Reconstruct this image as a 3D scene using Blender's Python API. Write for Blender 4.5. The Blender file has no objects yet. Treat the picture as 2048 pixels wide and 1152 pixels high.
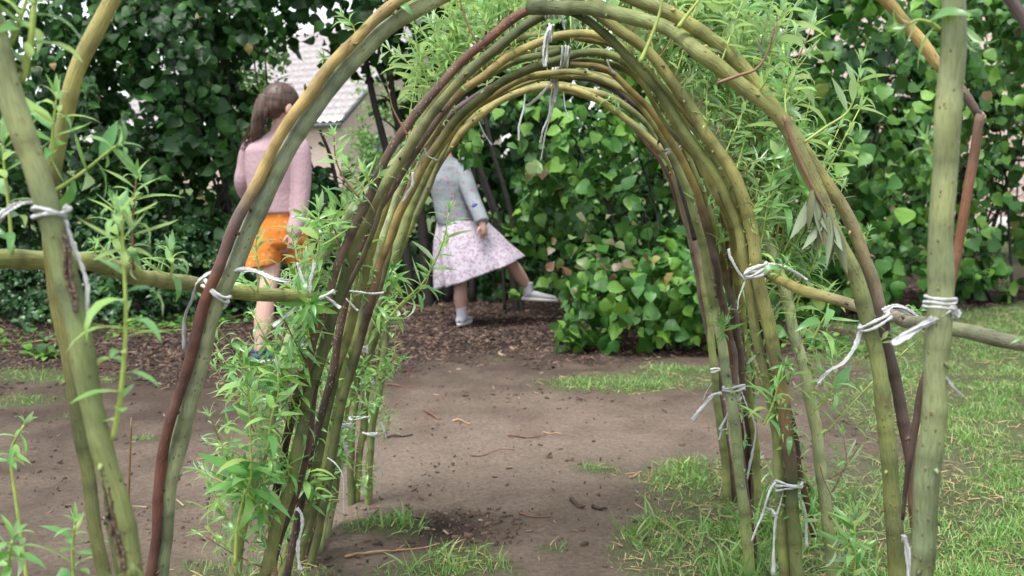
import bpy, math, random
import numpy as np
from mathutils import Vector, Matrix
R = random.Random(7)
NR = np.random.default_rng(11)
S = bpy.context.scene
col = S.collection
PI = math.pi

# ------------------------------------------------------------------ camera
CAMZ = 0.9; F = 2200.0; TH = math.atan(246 / F)
cd = bpy.data.cameras.new('camera'); cam = bpy.data.objects.new('camera', cd); col.objects.link(cam)
cam.location = (0, 0, CAMZ); cam.rotation_euler = (PI / 2 - TH, 0, 0)
cd.sensor_width = 36; cd.lens = F / 2048 * 36; cd.clip_start = 0.05; cd.clip_end = 2000
cd.dof.use_dof = True; cd.dof.focus_distance = 2.05; cd.dof.aperture_fstop = 8.0
S.camera = cam
# ------------------------------------------------------------------ world, sun
w = bpy.data.worlds.new('World'); S.world = w; w.use_nodes = True
nt = w.node_tree; nt.nodes.clear()
sky = nt.nodes.new('ShaderNodeTexSky'); sky.sky_type = 'NISHITA'; sky.sun_disc = False
SUN_EL, SUN_AZ = math.radians(68), math.radians(-150)
sky.sun_elevation = SUN_EL; sky.sun_rotation = SUN_AZ
sky.air_density = 1.0; sky.dust_density = 1.5; sky.ozone_density = 1.0
hs = nt.nodes.new('ShaderNodeHueSaturation'); hs.inputs['Saturation'].default_value = 0.3
bg = nt.nodes.new('ShaderNodeBackground'); bg.inputs['Strength'].default_value = 0.12
wo = nt.nodes.new('ShaderNodeOutputWorld')
nt.links.new(sky.outputs[0], hs.inputs['Color']); nt.links.new(hs.outputs[0], bg.inputs[0]); nt.links.new(bg.outputs[0], wo.inputs[0])
sl = bpy.data.lights.new('sun', 'SUN'); so = bpy.data.objects.new('sun', sl); col.objects.link(so)
sl.energy = 1.5; sl.angle = math.radians(20); sl.color = (1, 0.98, 0.95)
sd = Vector((math.sin(SUN_AZ) * math.cos(SUN_EL), math.cos(SUN_AZ) * math.cos(SUN_EL), math.sin(SUN_EL)))
so.rotation_euler = sd.to_track_quat('Z', 'Y').to_euler(); so.location = (0, 0, 30)
S.view_settings.view_transform = 'Standard'; S.view_settings.look = 'None'
S.view_settings.gamma = 1; S.view_settings.exposure = 1.6
S.cycles.max_bounces = 8; S.cycles.diffuse_bounces = 4; S.cycles.transmission_bounces = 4; S.cycles.transparent_max_bounces = 6

# ------------------------------------------------------------------ geometry helpers
ct, st = math.cos(TH), math.sin(TH)
def at(px, py, Y):
    x = (px - 1024) / F; y = -(py - 576) / F
    d = np.array([x, ct + y * st, -st + y * ct]); d *= Y / d[1]
    return np.array([d[0], d[1], CAMZ + d[2]])
def gnd(px, py):
    x = (px - 1024) / F; y = -(py - 576) / F
    d = np.array([x, ct + y * st, -st + y * ct]); d *= -CAMZ / d[2]
    return np.array([d[0], d[1], 0.0])
def npx(px, Y): return px * Y / F          # pixels -> metres at depth Y

def tag(o, label=None, cat=None, group=None, kind=None):
    if label: o['label'] = label
    if cat: o['category'] = cat
    if group: o['group'] = group
    if kind: o['kind'] = kind
    return o
def empty(name, loc, label, cat, group=None, kind=None):
    o = bpy.data.objects.new(name, None); col.objects.link(o); o.location = tuple(loc); o.empty_display_size = 0.1
    return tag(o, label, cat, group, kind)
def org(parent):
    v = Vector((0, 0, 0))
    while parent is not None: v = v + Vector(parent.location); parent = parent.parent
    return np.array(v)
def mesh(name, V, Fc, mats, parent=None, smooth=True, matidx=None, colr=None, uv=None, loc=None):
    """V world coordinates, Fc list of quads/tris (array n x k) or list of arrays"""
    V = np.asarray(V, dtype=np.float64)
    o_ = org(parent)
    base = np.array(loc) if loc is not None else (o_ if parent is not None else np.zeros(3))
    V = V - base
    me = bpy.data.meshes.new(name)
    if not isinstance(Fc, (list, tuple)): Fc = [Fc]
    Fc = [np.asarray(f, dtype=np.int32) for f in Fc if len(f)]
    idx = np.concatenate([f.ravel() for f in Fc]); tot = np.concatenate([np.full(len(f), f.shape[1], dtype=np.int32) for f in Fc])
    me.vertices.add(len(V)); me.vertices.foreach_set('co', V.astype(np.float32).ravel())
    me.loops.add(len(idx)); me.loops.foreach_set('vertex_index', idx)
    me.polygons.add(len(tot)); st_ = np.concatenate([[0], np.cumsum(tot)[:-1]]).astype(np.int32)
    me.polygons.foreach_set('loop_start', st_)
    if smooth: me.polygons.foreach_set('use_smooth', np.ones(len(tot), dtype=bool))
    for m in (mats if isinstance(mats, (list, tuple)) else [mats]): me.materials.append(m)
    if matidx is not None: me.polygons.foreach_set('material_index', np.asarray(matidx, dtype=np.int32))
    if colr is not None:
        a = me.color_attributes.new('Col', 'FLOAT_COLOR', 'POINT')
        c = np.ones((len(V), 4), dtype=np.float32); c[:, :3] = colr; a.data.foreach_set('color', c.ravel())
    if uv is not None:
        l = me.uv_layers.new(name='UVMap'); l.data.foreach_set('uv', np.asarray(uv)[idx].astype(np.float32).ravel())
    me.update(calc_edges=True); me.validate()
    o = bpy.data.objects.new(name, me); col.objects.link(o)
    if parent is not None:
        o.parent = parent; o.location = tuple(base - o_)
    elif loc is not None: o.location = tuple(loc)
    return o
def grid_faces(nr, nc, wrap=False, off=0):
    i = np.arange(nr - 1)[:, None]; j = np.arange(nc if wrap else nc - 1)[None, :]
    a = i * nc + j; b = i * nc + (j + 1) % nc
    return np.stack([a, b, b + nc, a + nc], -1).reshape(-1, 4) + off
def spline(P, step=None, n=None):
    P = np.asarray(P, float)
    if len(P) == 2: P = np.array([P[0], (P[0] + P[1]) / 2, P[1]])
    d = np.sqrt(np.linalg.norm(np.diff(P[:, :3], axis=0), axis=1)) + 1e-9
    Q = np.vstack([2 * P[0] - P[1], P, 2 * P[-1] - P[-2]]); out = []
    L = np.linalg.norm(np.diff(P[:, :3], axis=0), axis=1)
    for k in range(len(P) - 1):
        m = max(2, int(L[k] / step)) if step else n
        t = np.linspace(0, 1, m, endpoint=False)[:, None]
        p0, p1, p2, p3 = Q[k], Q[k + 1], Q[k + 2], Q[k + 3]
        out.append(0.5 * (2 * p1 + (p2 - p0) * t + (2 * p0 - 5 * p1 + 4 * p2 - p3) * t ** 2 + (3 * p1 - p0 - 3 * p2 + p3) * t ** 3))
    out.append(P[-1:]); return np.vstack(out)
def frames(C):
    T = np.gradient(C, axis=0); T /= np.linalg.norm(T, axis=1)[:, None] + 1e-12
    N = np.zeros_like(T); n = np.cross(T[0], [0.3, 1, 0.2]); n /= np.linalg.norm(n)
    for i in range(len(T)):
        n = n - T[i] * np.dot(n, T[i]); n /= np.linalg.norm(n) + 1e-12; N[i] = n
    return T, N, np.cross(T, N)
def tube(C, r, ns=10, cap=True):
    C = np.asarray(C, float); r = np.broadcast_to(np.asarray(r, float), (len(C),))
    T, N, B = frames(C); a = np.linspace(0, 2 * PI, ns, endpoint=False)
    ring = np.cos(a)[None, :, None] * N[:, None, :] + np.sin(a)[None, :, None] * B[:, None, :]
    V = (C[:, None, :] + ring * r[:, None, None]).reshape(-1, 3)
    Fq = grid_faces(len(C), ns, True)
    Ft = np.zeros((0, 3), int)
    if cap:
        n0 = len(V); V = np.vstack([V, C[0], C[-1]]); j = np.arange(ns); k = (j + 1) % ns; b = (len(C) - 1) * ns
        Ft = np.vstack([np.stack([np.full(ns, n0), k, j], -1), np.stack([np.full(ns, n0 + 1), b + j, b + k], -1)])
    return V, Fq, Ft
class MB:
    def __init__(s): s.V = []; s.Q = []; s.T = []; s.qm = []; s.tm = []; s.C = []; s.n = 0
    def add(s, V, Q=None, T=None, m=0, c=None):
        V = np.asarray(V, float); s.V.append(V)
        s.C.append(np.broadcast_to(np.asarray(c if c is not None else (1, 1, 1), float), (len(V), 3)))
        if Q is not None and len(Q): s.Q.append(np.asarray(Q) + s.n); s.qm.append(np.full(len(Q), m))
        if T is not None and len(T): s.T.append(np.asarray(T) + s.n); s.tm.append(np.full(len(T), m))
        s.n += len(V); return s
    def tube(s, C, r, ns=8, m=0, c=None): V, q, t = tube(C, r, ns); return s.add(V, q, t, m, c)
    def box(s, c, h, rot=None, m=0):
        V = np.array([[x, y, z] for x in (-1, 1) for y in (-1, 1) for z in (-1, 1)], float) * np.array(h)
        if rot is not None: V = V @ np.asarray(rot).T
        return s.add(V + np.array(c), np.array([[0, 1, 3, 2], [4, 6, 7, 5], [0, 4, 5, 1], [2, 3, 7, 6], [0, 2, 6, 4], [1, 5, 7, 3]]), m=m)
    def build(s, name, mats, parent=None, smooth=True, loc=None):
        Fs = []; mi = []
        if s.Q: Fs.append(np.vstack(s.Q)); mi.append(np.concatenate(s.qm))
        if s.T: Fs.append(np.vstack(s.T)); mi.append(np.concatenate(s.tm))
        return mesh(name, np.vstack(s.V), Fs, mats, parent, smooth, np.concatenate(mi), np.vstack(s.C), loc=loc)

# ------------------------------------------------------------------ materials
def mat(name):
    m = bpy.data.materials.new(name); m.use_nodes = True; t = m.node_tree; b = t.nodes['Principled BSDF']
    return m, t, b
def N(t, ty, **k):
    n = t.nodes.new(ty)
    for a, v in k.items():
        if hasattr(n, a) and a not in n.inputs: setattr(n, a, v)
        else: n.inputs[a].default_value = v
    return n
def ramp(t, stops, fac=None):
    r = t.nodes.new('ShaderNodeValToRGB'); e = r.color_ramp.elements
    while len(e) < len(stops): e.new(0.5)
    for i, (p, c) in enumerate(stops): e[i].position = p; e[i].color = (*c, 1) if len(c) == 3 else c
    if fac is not None: t.links.new(fac, r.inputs[0])
    return r
def mixc(t, fac, a, b, mode='MIX'):
    m = t.nodes.new('ShaderNodeMix'); m.data_type = 'RGBA'; m.blend_type = mode
    if isinstance(fac, (int, float)): m.inputs[0].default_value = fac
    else: t.links.new(fac, m.inputs[0])
    for k, v in ((6, a), (7, b)):
        if isinstance(v, (tuple, list)): m.inputs[k].default_value = (*v, 1)
        else: t.links.new(v, m.inputs[k])
    return m.outputs[2]
def leafmat(name, c1, c2, c3, back, rough=0.42, trans=0.3, spec=0.5):
    """leaf colours vary leaf by leaf; undersides paler; some light comes through"""
    m, t, b = mat(name)
    g = N(t, 'ShaderNodeNewGeometry'); r = ramp(t, [(0.0, c1), (0.5, c2), (0.93, c3), (0.988, c3), (0.992, (0.22, 0.19, 0.06)), (1.0, (0.2, 0.13, 0.05))], g.outputs['Random Per Island'])
    tc = N(t, 'ShaderNodeTexCoord'); nz = N(t, 'ShaderNodeTexNoise', Scale=1.7); t.links.new(tc.outputs['Object'], nz.inputs[0])
    rr = ramp(t, [(0.3, (0.62, 0.66, 0.7)), (0.7, (1.15, 1.12, 1.0))], nz.outputs[0])
    c = mixc(t, 1.0, r.outputs[0], rr.outputs[0], 'MULTIPLY')
    c = mixc(t, g.outputs['Backfacing'], c, back)
    t.links.new(c, b.inputs['Base Color']); b.inputs['Roughness'].default_value = rough; b.inputs['Specular IOR Level'].default_value = spec
    tr = N(t, 'ShaderNodeBsdfTranslucent'); t.links.new(mixc(t, 1.0, c, (1.3, 1.35, 0.6), 'MULTIPLY'), tr.inputs[0])
    ms = N(t, 'ShaderNodeMixShader'); ms.inputs[0].default_value = trans
    t.links.new(b.outputs[0], ms.inputs[1]); t.links.new(tr.outputs[0], ms.inputs[2])
    t.links.new(ms.outputs[0], t.nodes['Material Output'].inputs[0]); return m
def plain(name, c, rough=0.7, noise=0.0, scale=20, bump=0.0):
    m, t, b = mat(name); b.inputs['Base Color'].default_value = (*c, 1); b.inputs['Roughness'].default_value = rough
    if noise or bump:
        tc = N(t, 'ShaderNodeTexCoord'); nz = N(t, 'ShaderNodeTexNoise', Scale=scale, Detail=5.0); t.links.new(tc.outputs['Object'], nz.inputs[0])
        if noise:
            r = ramp(t, [(0.25, tuple(x * (1 - noise) for x in c)), (0.75, tuple(min(1, x * (1 + noise)) for x in c))], nz.outputs[0]); t.links.new(r.outputs[0], b.inputs['Base Color'])
        if bump:
            bp = N(t, 'ShaderNodeBump', Strength=bump, Distance=0.01); t.links.new(nz.outputs[0], bp.inputs['Height']); t.links.new(bp.outputs[0], b.inputs['Normal'])
    return m
def barkmat(name, speck=0.0, speckcol=(0.5, 0.42, 0.33)):
    m, t, b = mat(name)
    vc = N(t, 'ShaderNodeVertexColor', layer_name='Col'); uv = N(t, 'ShaderNodeUVMap')
    mp = N(t, 'ShaderNodeMapping'); mp.inputs['Scale'].default_value = (1.2, 9, 1); t.links.new(uv.outputs[0], mp.inputs[0])
    tc = N(t, 'ShaderNodeTexCoord')
    n1 = N(t, 'ShaderNodeTexNoise', Scale=14.0, Detail=6.0); t.links.new(tc.outputs['Object'], n1.inputs[0])
    r1 = ramp(t, [(0.3, (0.6, 0.60, 0.52)), (0.5, (1, 1, 1)), (0.7, (1.3, 1.26, 1.1))], n1.outputs[0])
    c = mixc(t, 1.0, vc.outputs[0], r1.outputs[0], 'MULTIPLY')
    mp2 = N(t, 'ShaderNodeMapping'); mp2.inputs['Scale'].default_value = (9, 28, 1); t.links.new(uv.outputs[0], mp2.inputs[0])
    n2 = N(t, 'ShaderNodeTexNoise', Scale=1.6, Detail=5.0, Roughness=0.65); t.links.new(mp2.outputs[0], n2.inputs[0])
    r2 = ramp(t, [(0.34, (0.74, 0.73, 0.68)), (0.5, (1, 1, 1)), (0.66, (1.14, 1.14, 1.12))], n2.outputs[0])
    c = mixc(t, 1.0, c, r2.outputs[0], 'MULTIPLY')
    # dark blemishes / grey patches
    n3 = N(t, 'ShaderNodeTexNoise', Scale=5.0, Detail=8.0, Roughness=0.7); t.links.new(tc.outputs['Object'], n3.inputs[0])
    r3 = ramp(t, [(0.585, (0, 0, 0)), (0.64, (1, 1, 1))], n3.outputs[0])
    mq = N(t, 'ShaderNodeMath', operation='MULTIPLY'); mq.inputs[1].default_value = 0.55; t.links.new(r3.outputs[0], mq.inputs[0])
    c = mixc(t, mq.outputs[0], c, (0.13, 0.09, 0.055))
    # lenticels : short cross dashes
    mp3 = N(t, 'ShaderNodeMapping'); mp3.inputs['Scale'].default_value = (7, 85, 1); t.links.new(uv.outputs[0], mp3.inputs[0])
    vo = N(t, 'ShaderNodeTexVoronoi', Scale=1.0); t.links.new(mp3.outputs[0], vo.inputs[0])
    r4 = ramp(t, [(0.15, (1, 1, 1)), (0.24, (0, 0, 0))], vo.outputs['Distance'])
    sepc = N(t, 'ShaderNodeSeparateColor'); t.links.new(vo.outputs['Color'], sepc.inputs[0])
    gt = N(t, 'ShaderNodeMath', operation='GREATER_THAN'); gt.inputs[1].default_value = 0.55 if speck == 0 else 0.2; t.links.new(sepc.outputs[0], gt.inputs[0])
    mm = N(t, 'ShaderNodeMath', operation='MULTIPLY'); t.links.new(r4.outputs[0], mm.inputs[0]); t.links.new(gt.outputs[0], mm.inputs[1])
    mm2 = N(t, 'ShaderNodeMath', operation='MULTIPLY'); mm2.inputs[1].default_value = 0.8 if speck == 0 else speck; t.links.new(mm.outputs[0], mm2.inputs[0])
    c = mixc(t, mm2.outputs[0], c, (0.20, 0.12, 0.05) if speck == 0 else speckcol)
    t.links.new(c, b.inputs['Base Color']); b.inputs['Roughness'].default_value = 0.5; b.inputs['Specular IOR Level'].default_value = 0.35
    bp = N(t, 'ShaderNodeBump', Strength=0.7, Distance=0.003); ad = N(t, 'ShaderNodeMath', operation='ADD')
    t.links.new(n2.outputs[0], ad.inputs[0]); t.links.new(mm.outputs[0], ad.inputs[1])
    t.links.new(ad.outputs[0], bp.inputs['Height']); t.links.new(bp.outputs[0], b.inputs['Normal'])
    return m
M = {}
M['bark'] = barkmat('willow_bark'); M['bark_speck'] = barkmat('willow_bark_speckled', 0.85)
M['willow'] = leafmat('willow_leaf', (0.12, 0.32, 0.09), (0.23, 0.47, 0.14), (0.40, 0.64, 0.16), (0.44, 0.60, 0.40), 0.32, 0.33, 0.7)
M['willow_wilt'] = leafmat('willow_leaf_wilted', (0.10, 0.13, 0.06), (0.13, 0.16, 0.08), (0.17, 0.15, 0.07), (0.18, 0.22, 0.13), 0.6, 0.1)
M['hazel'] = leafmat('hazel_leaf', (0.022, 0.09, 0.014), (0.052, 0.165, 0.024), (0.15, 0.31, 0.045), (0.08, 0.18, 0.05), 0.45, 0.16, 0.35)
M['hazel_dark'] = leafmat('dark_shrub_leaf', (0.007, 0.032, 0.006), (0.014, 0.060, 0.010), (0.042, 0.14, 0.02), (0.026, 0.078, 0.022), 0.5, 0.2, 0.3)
M['privet'] = leafmat('privet_leaf', (0.010, 0.045, 0.012), (0.018, 0.068, 0.018), (0.045, 0.14, 0.028), (0.035, 0.085, 0.032), 0.35, 0.1, 0.4)
M['light_leaf'] = leafmat('light_shrub_leaf', (0.10, 0.23, 0.06), (0.17, 0.33, 0.08), (0.25, 0.42, 0.14), (0.2, 0.34, 0.15), 0.5, 0.35)
M['redleaf'] = leafmat('young_red_leaf', (0.15, 0.06, 0.045), (0.15, 0.13, 0.06), (0.11, 0.21, 0.05), (0.15, 0.14, 0.08), 0.45, 0.15)
M['grass'] = leafmat('grass_blade', (0.10, 0.25, 0.06), (0.17, 0.36, 0.09), (0.34, 0.48, 0.18), (0.2, 0.34, 0.09), 0.45, 0.25)
M['straw'] = plain('dry_straw', (0.33, 0.24, 0.12), 0.8, 0.4, 30)
M['stem_g'] = plain('green_shoot_stem', (0.30, 0.38, 0.08), 0.5, 0.25, 60)
M['stem_r'] = plain('red_shoot_stem', (0.19, 0.10, 0.05), 0.5, 0.3, 60)
M['branch'] = plain('dark_branch_bark', (0.022, 0.018, 0.015), 0.85, 0.4, 25, 0.4)
M['cord'] = None
def cordmat():
    m, t, b = mat('white_raffia_cord'); uv = N(t, 'ShaderNodeUVMap')
    mp = N(t, 'ShaderNodeMapping'); mp.inputs['Scale'].default_value = (14, 12, 1); t.links.new(uv.outputs[0], mp.inputs[0])
    n = N(t, 'ShaderNodeTexNoise', Scale=2.2, Detail=3.0); t.links.new(mp.outputs[0], n.inputs[0])
    r = ramp(t, [(0.3, (0.36, 0.365, 0.35)), (0.6, (0.75, 0.76, 0.75))], n.outputs[0]); t.links.new(r.outputs[0], b.inputs['Base Color'])
    b.inputs['Roughness'].default_value = 0.55
    bp = N(t, 'ShaderNodeBump', Strength=0.9, Distance=0.002); t.links.new(n.outputs[0], bp.inputs['Height']); t.links.new(bp.outputs[0], b.inputs['Normal'])
    return m
M['cord'] = cordmat()

# ------------------------------------------------------------------ leaves
def leaf_tpl(rows, widths, bend, fold=0.25, wav=0.0, seed=0):
    """leaf along +Y, normal +Z, unit length, 3 columns"""
    rr = np.random.default_rng(seed); n = rows; t = np.linspace(0, 1, n); a = bend * t
    y = np.concatenate([[0], np.cumsum(np.cos((a[1:] + a[:-1]) / 2) / (n - 1))]); z = -np.concatenate([[0], np.cumsum(np.sin((a[1:] + a[:-1]) / 2) / (n - 1))])
    W = np.interp(t, np.linspace(0, 1, len(widths)), widths); V = np.zeros((n, 3, 3))
    for j, s in enumerate((-1, 0, 1)):
        V[:, j, 0] = s * W; V[:, j, 1] = y; V[:, j, 2] = z + abs(s) * W * fold + (rr.normal(0, wav, n) if s else 0)
    return V.reshape(-1, 3), grid_faces(n, 3)
WIL = [leaf_tpl(6, [0.025, 0.08, 0.105, 0.095, 0.055, 0.002], b, 0.35, 0.006, i) for i, b in enumerate((0.2, 0.6, 1.0, 1.5, -0.3, 2.3))]
HAZ = [leaf_tpl(9, [0.05, 0.36, 0.46, 0.47, 0.43, 0.33, 0.22, 0.08, 0.005], b, 0.26, 0.035, i) for i, b in enumerate((0.3, 0.7, 1.1, 0.1))]
HAZ += [leaf_tpl(9, [0.03, 0.25, 0.33, 0.34, 0.31, 0.24, 0.14, 0.05, 0.004], b, 0.3, 0.03, i + 9) for i, b in enumerate((0.5, 1.3))]
SML = [leaf_tpl(4, [0.04, 0.26, 0.24, 0.01], b, 0.2, 0.02, i) for i, b in enumerate((0.3, 0.8))]
def place_leaves(P, D, Nn, L, tpls, wscale=1.0):
    """P positions, D leaf direction, Nn leaf normal hint, L lengths -> V, Q"""
    n = len(P); D = D / (np.linalg.norm(D, axis=1)[:, None] + 1e-9)
    Z = Nn - D * np.sum(Nn * D, axis=1)[:, None]; Z /= np.linalg.norm(Z, axis=1)[:, None] + 1e-9; X = np.cross(D, Z)
    Vs = []; Qs = []; off = 0; k = NR.integers(0, len(tpls), n)
    for i, (tv, tq) in enumerate(tpls):
        s = np.where(k == i)[0]
        if not len(s): continue
        ws = wscale * NR.uniform(0.8, 1.2, len(s))
        v = (P[s][:, None, :] + L[s][:, None, None] * (tv[None, :, 0, None] * ws[:, None, None] * X[s][:, None, :] + tv[None, :, 1, None] * D[s][:, None, :] + tv[None, :, 2, None] * Z[s][:, None, :])).reshape(-1, 3)
        Vs.append(v); Qs.append((tq[None] + (np.arange(len(s)) * len(tv))[:, None, None]).reshape(-1, 4) + off); off += len(v)
    return np.vstack(Vs), np.vstack(Qs)
def unit(v): v = np.asarray(v, float); return v / (np.linalg.norm(v) + 1e-12)

def shoot_geo(C, leaf, n, r0=0.0022, droop=0.0, tuft=True, seed=0, start=0.12, wide=1.0, spread=1.0):
    """a leafy shoot: stem curve C (world/local), alternate lance leaves spiralling up it and a tuft at the tip"""
    rr = np.random.default_rng(seed); C = spline(C, n=6); T, Nn, B = frames(C); m = len(C)
    P = []; D = []; Z = []; L = []
    for i in range(n):
        t = start + (1 - start) * (i + 0.5) / n; k = min(m - 1, int(t * (m - 1))); a = i * 2.4 + rr.uniform(-0.3, 0.3)
        rad = np.cos(a) * Nn[k] + np.sin(a) * B[k]
        el = (0.75 - 0.55 * (1 - t) + rr.uniform(-0.25, 0.2)) * 1.0; el = el / spread
        d = unit(rad * math.cos(el) + T[k] * math.sin(el) + np.array([0, 0, -droop * rr.uniform(0.5, 1)]))
        P.append(C[k] + rad * 0.001); D.append(d); Z.append(unit(T[k] + 0.3 * rr.normal(size=3))); L.append(leaf * rr.uniform(0.65, 1.15) * (0.75 + 0.5 * math.sin(PI * min(1, t * 0.95))))
    if tuft:
        for i in range(6):
            a = i * 2.4; rad = np.cos(a) * Nn[-1] + np.sin(a) * B[-1]; el = 1.1 + 0.06 * i
            P.append(C[-1]); D.append(unit(rad * math.cos(el) + T[-1] * math.sin(el))); Z.append(unit(rad * -0.2 + T[-1])); L.append(leaf * rr.uniform(0.5, 0.75))
    global NR; sv = NR; NR = rr
    V, Q = place_leaves(np.array(P), np.array(D), np.array(Z), np.array(L), WIL, wide); NR = sv
    return C, V, Q
def shoot_obj(name, C, leaf, n, parent, mats=None, loc=None, **k):
    r0 = k.pop('r0', 0.0022); C, V, Q = shoot_geo(C, leaf, n, **k); b = MB(); b.add(V, Q, m=0)
    b.tube(C, np.linspace(r0, r0 * 0.45, len(C)), 6, m=1)
    return b.build(name, mats or [M['willow'], M['stem_g']], parent, loc=loc)
PROTO = []
for i in range(20):
    h = [0.10, 0.14, 0.18, 0.22, 0.26, 0.30][i % 6]; rr = random.Random(i)
    C = [(0, 0, 0), (rr.uniform(-.02, .02), rr.uniform(-.02, .02), h * .5), (rr.uniform(-.05, .05), rr.uniform(-.05, .05), h)]
    C, V, Q = shoot_geo(np.array(C), rr.uniform(0.034, 0.060), int(10 + h * rr.uniform(60, 100)), seed=i, wide=rr.uniform(0.65, 0.95), droop=rr.uniform(0, 0.5), spread=rr.uniform(.75, 1.25), start=rr.uniform(.05, .3))
    b = MB(); b.add(V, Q, m=0); b.tube(C, np.linspace(0.002, 0.0009, len(C)), 5, m=1)
    o = b.build('leafy_shoot', [M['willow'], M['stem_g'] if i % 3 else M['stem_r']]); PROTO.append(o.data); bpy.data.objects.remove(o)
TUFT = []
for i in range(5):
    rr = random.Random(50 + i)
    C, V, Q = shoot_geo(np.array([(0, 0, 0), (0, 0.004, 0.012), (0.003, 0.002, 0.026)]), rr.uniform(0.02, 0.034), 7, seed=70 + i, wide=0.9)
    b = MB(); b.add(V, Q, m=0); b.tube(C, 0.0012, 5, m=1)
    o = b.build('leaf_tuft', [M['willow'], M['stem_g']]); TUFT.append(o.data); bpy.data.objects.remove(o)
def sprout(parent, p, d, data, s=1.0, name='leafy_shoot'):
    o = bpy.data.objects.new(name, data); col.objects.link(o); o.parent = parent; o.location = tuple(np.asarray(p) - org(parent))
    q = Vector(d).to_track_quat('Z', 'Y').to_matrix() @ Matrix.Rotation(R.uniform(0, 2 * PI), 3, 'Z'); o.rotation_euler = q.to_euler(); o.scale = (s, s, s); return o

# ------------------------------------------------------------------ willow rods
G_ = (0.20, 0.235, 0.082); GP = (0.36, 0.40, 0.22); GD = (0.105, 0.12, 0.045); OC = (0.27, 0.20, 0.065); YO = (0.38, 0.28, 0.11)
BR = (0.12, 0.075, 0.055); RB = (0.13, 0.055, 0.04); PU = (0.15, 0.105, 0.098); DB = (0.055, 0.036, 0.03); OB = (0.21, 0.125, 0.065); GY = (0.27, 0.255, 0.085); GG = (0.225, 0.26, 0.125)
YG = (0.33, 0.285, 0.10); RODS = {}; SPEC = {}
def twin(key, dx, dY, k, cols, seed, lo=0, hi=99, speck=False):
    Y, pts, wpx, g, par = SPEC[key]; q = pts[lo:hi]; n = len(q); rod('rod', Y, [(p[0] + dx * (1 + .5 * math.sin(i * .9 + seed)), p[1] + 3 * math.sin(i * .7), (p[2] if len(p) > 2 else 0) + dY) for i, p in enumerate(q)], tuple(x * k for x in wpx), cols, par, speck=speck, ground=g if (lo == 0 and hi == 99) else (g.replace('s', '') if lo else g.replace('e', '')), seed=seed)
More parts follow.
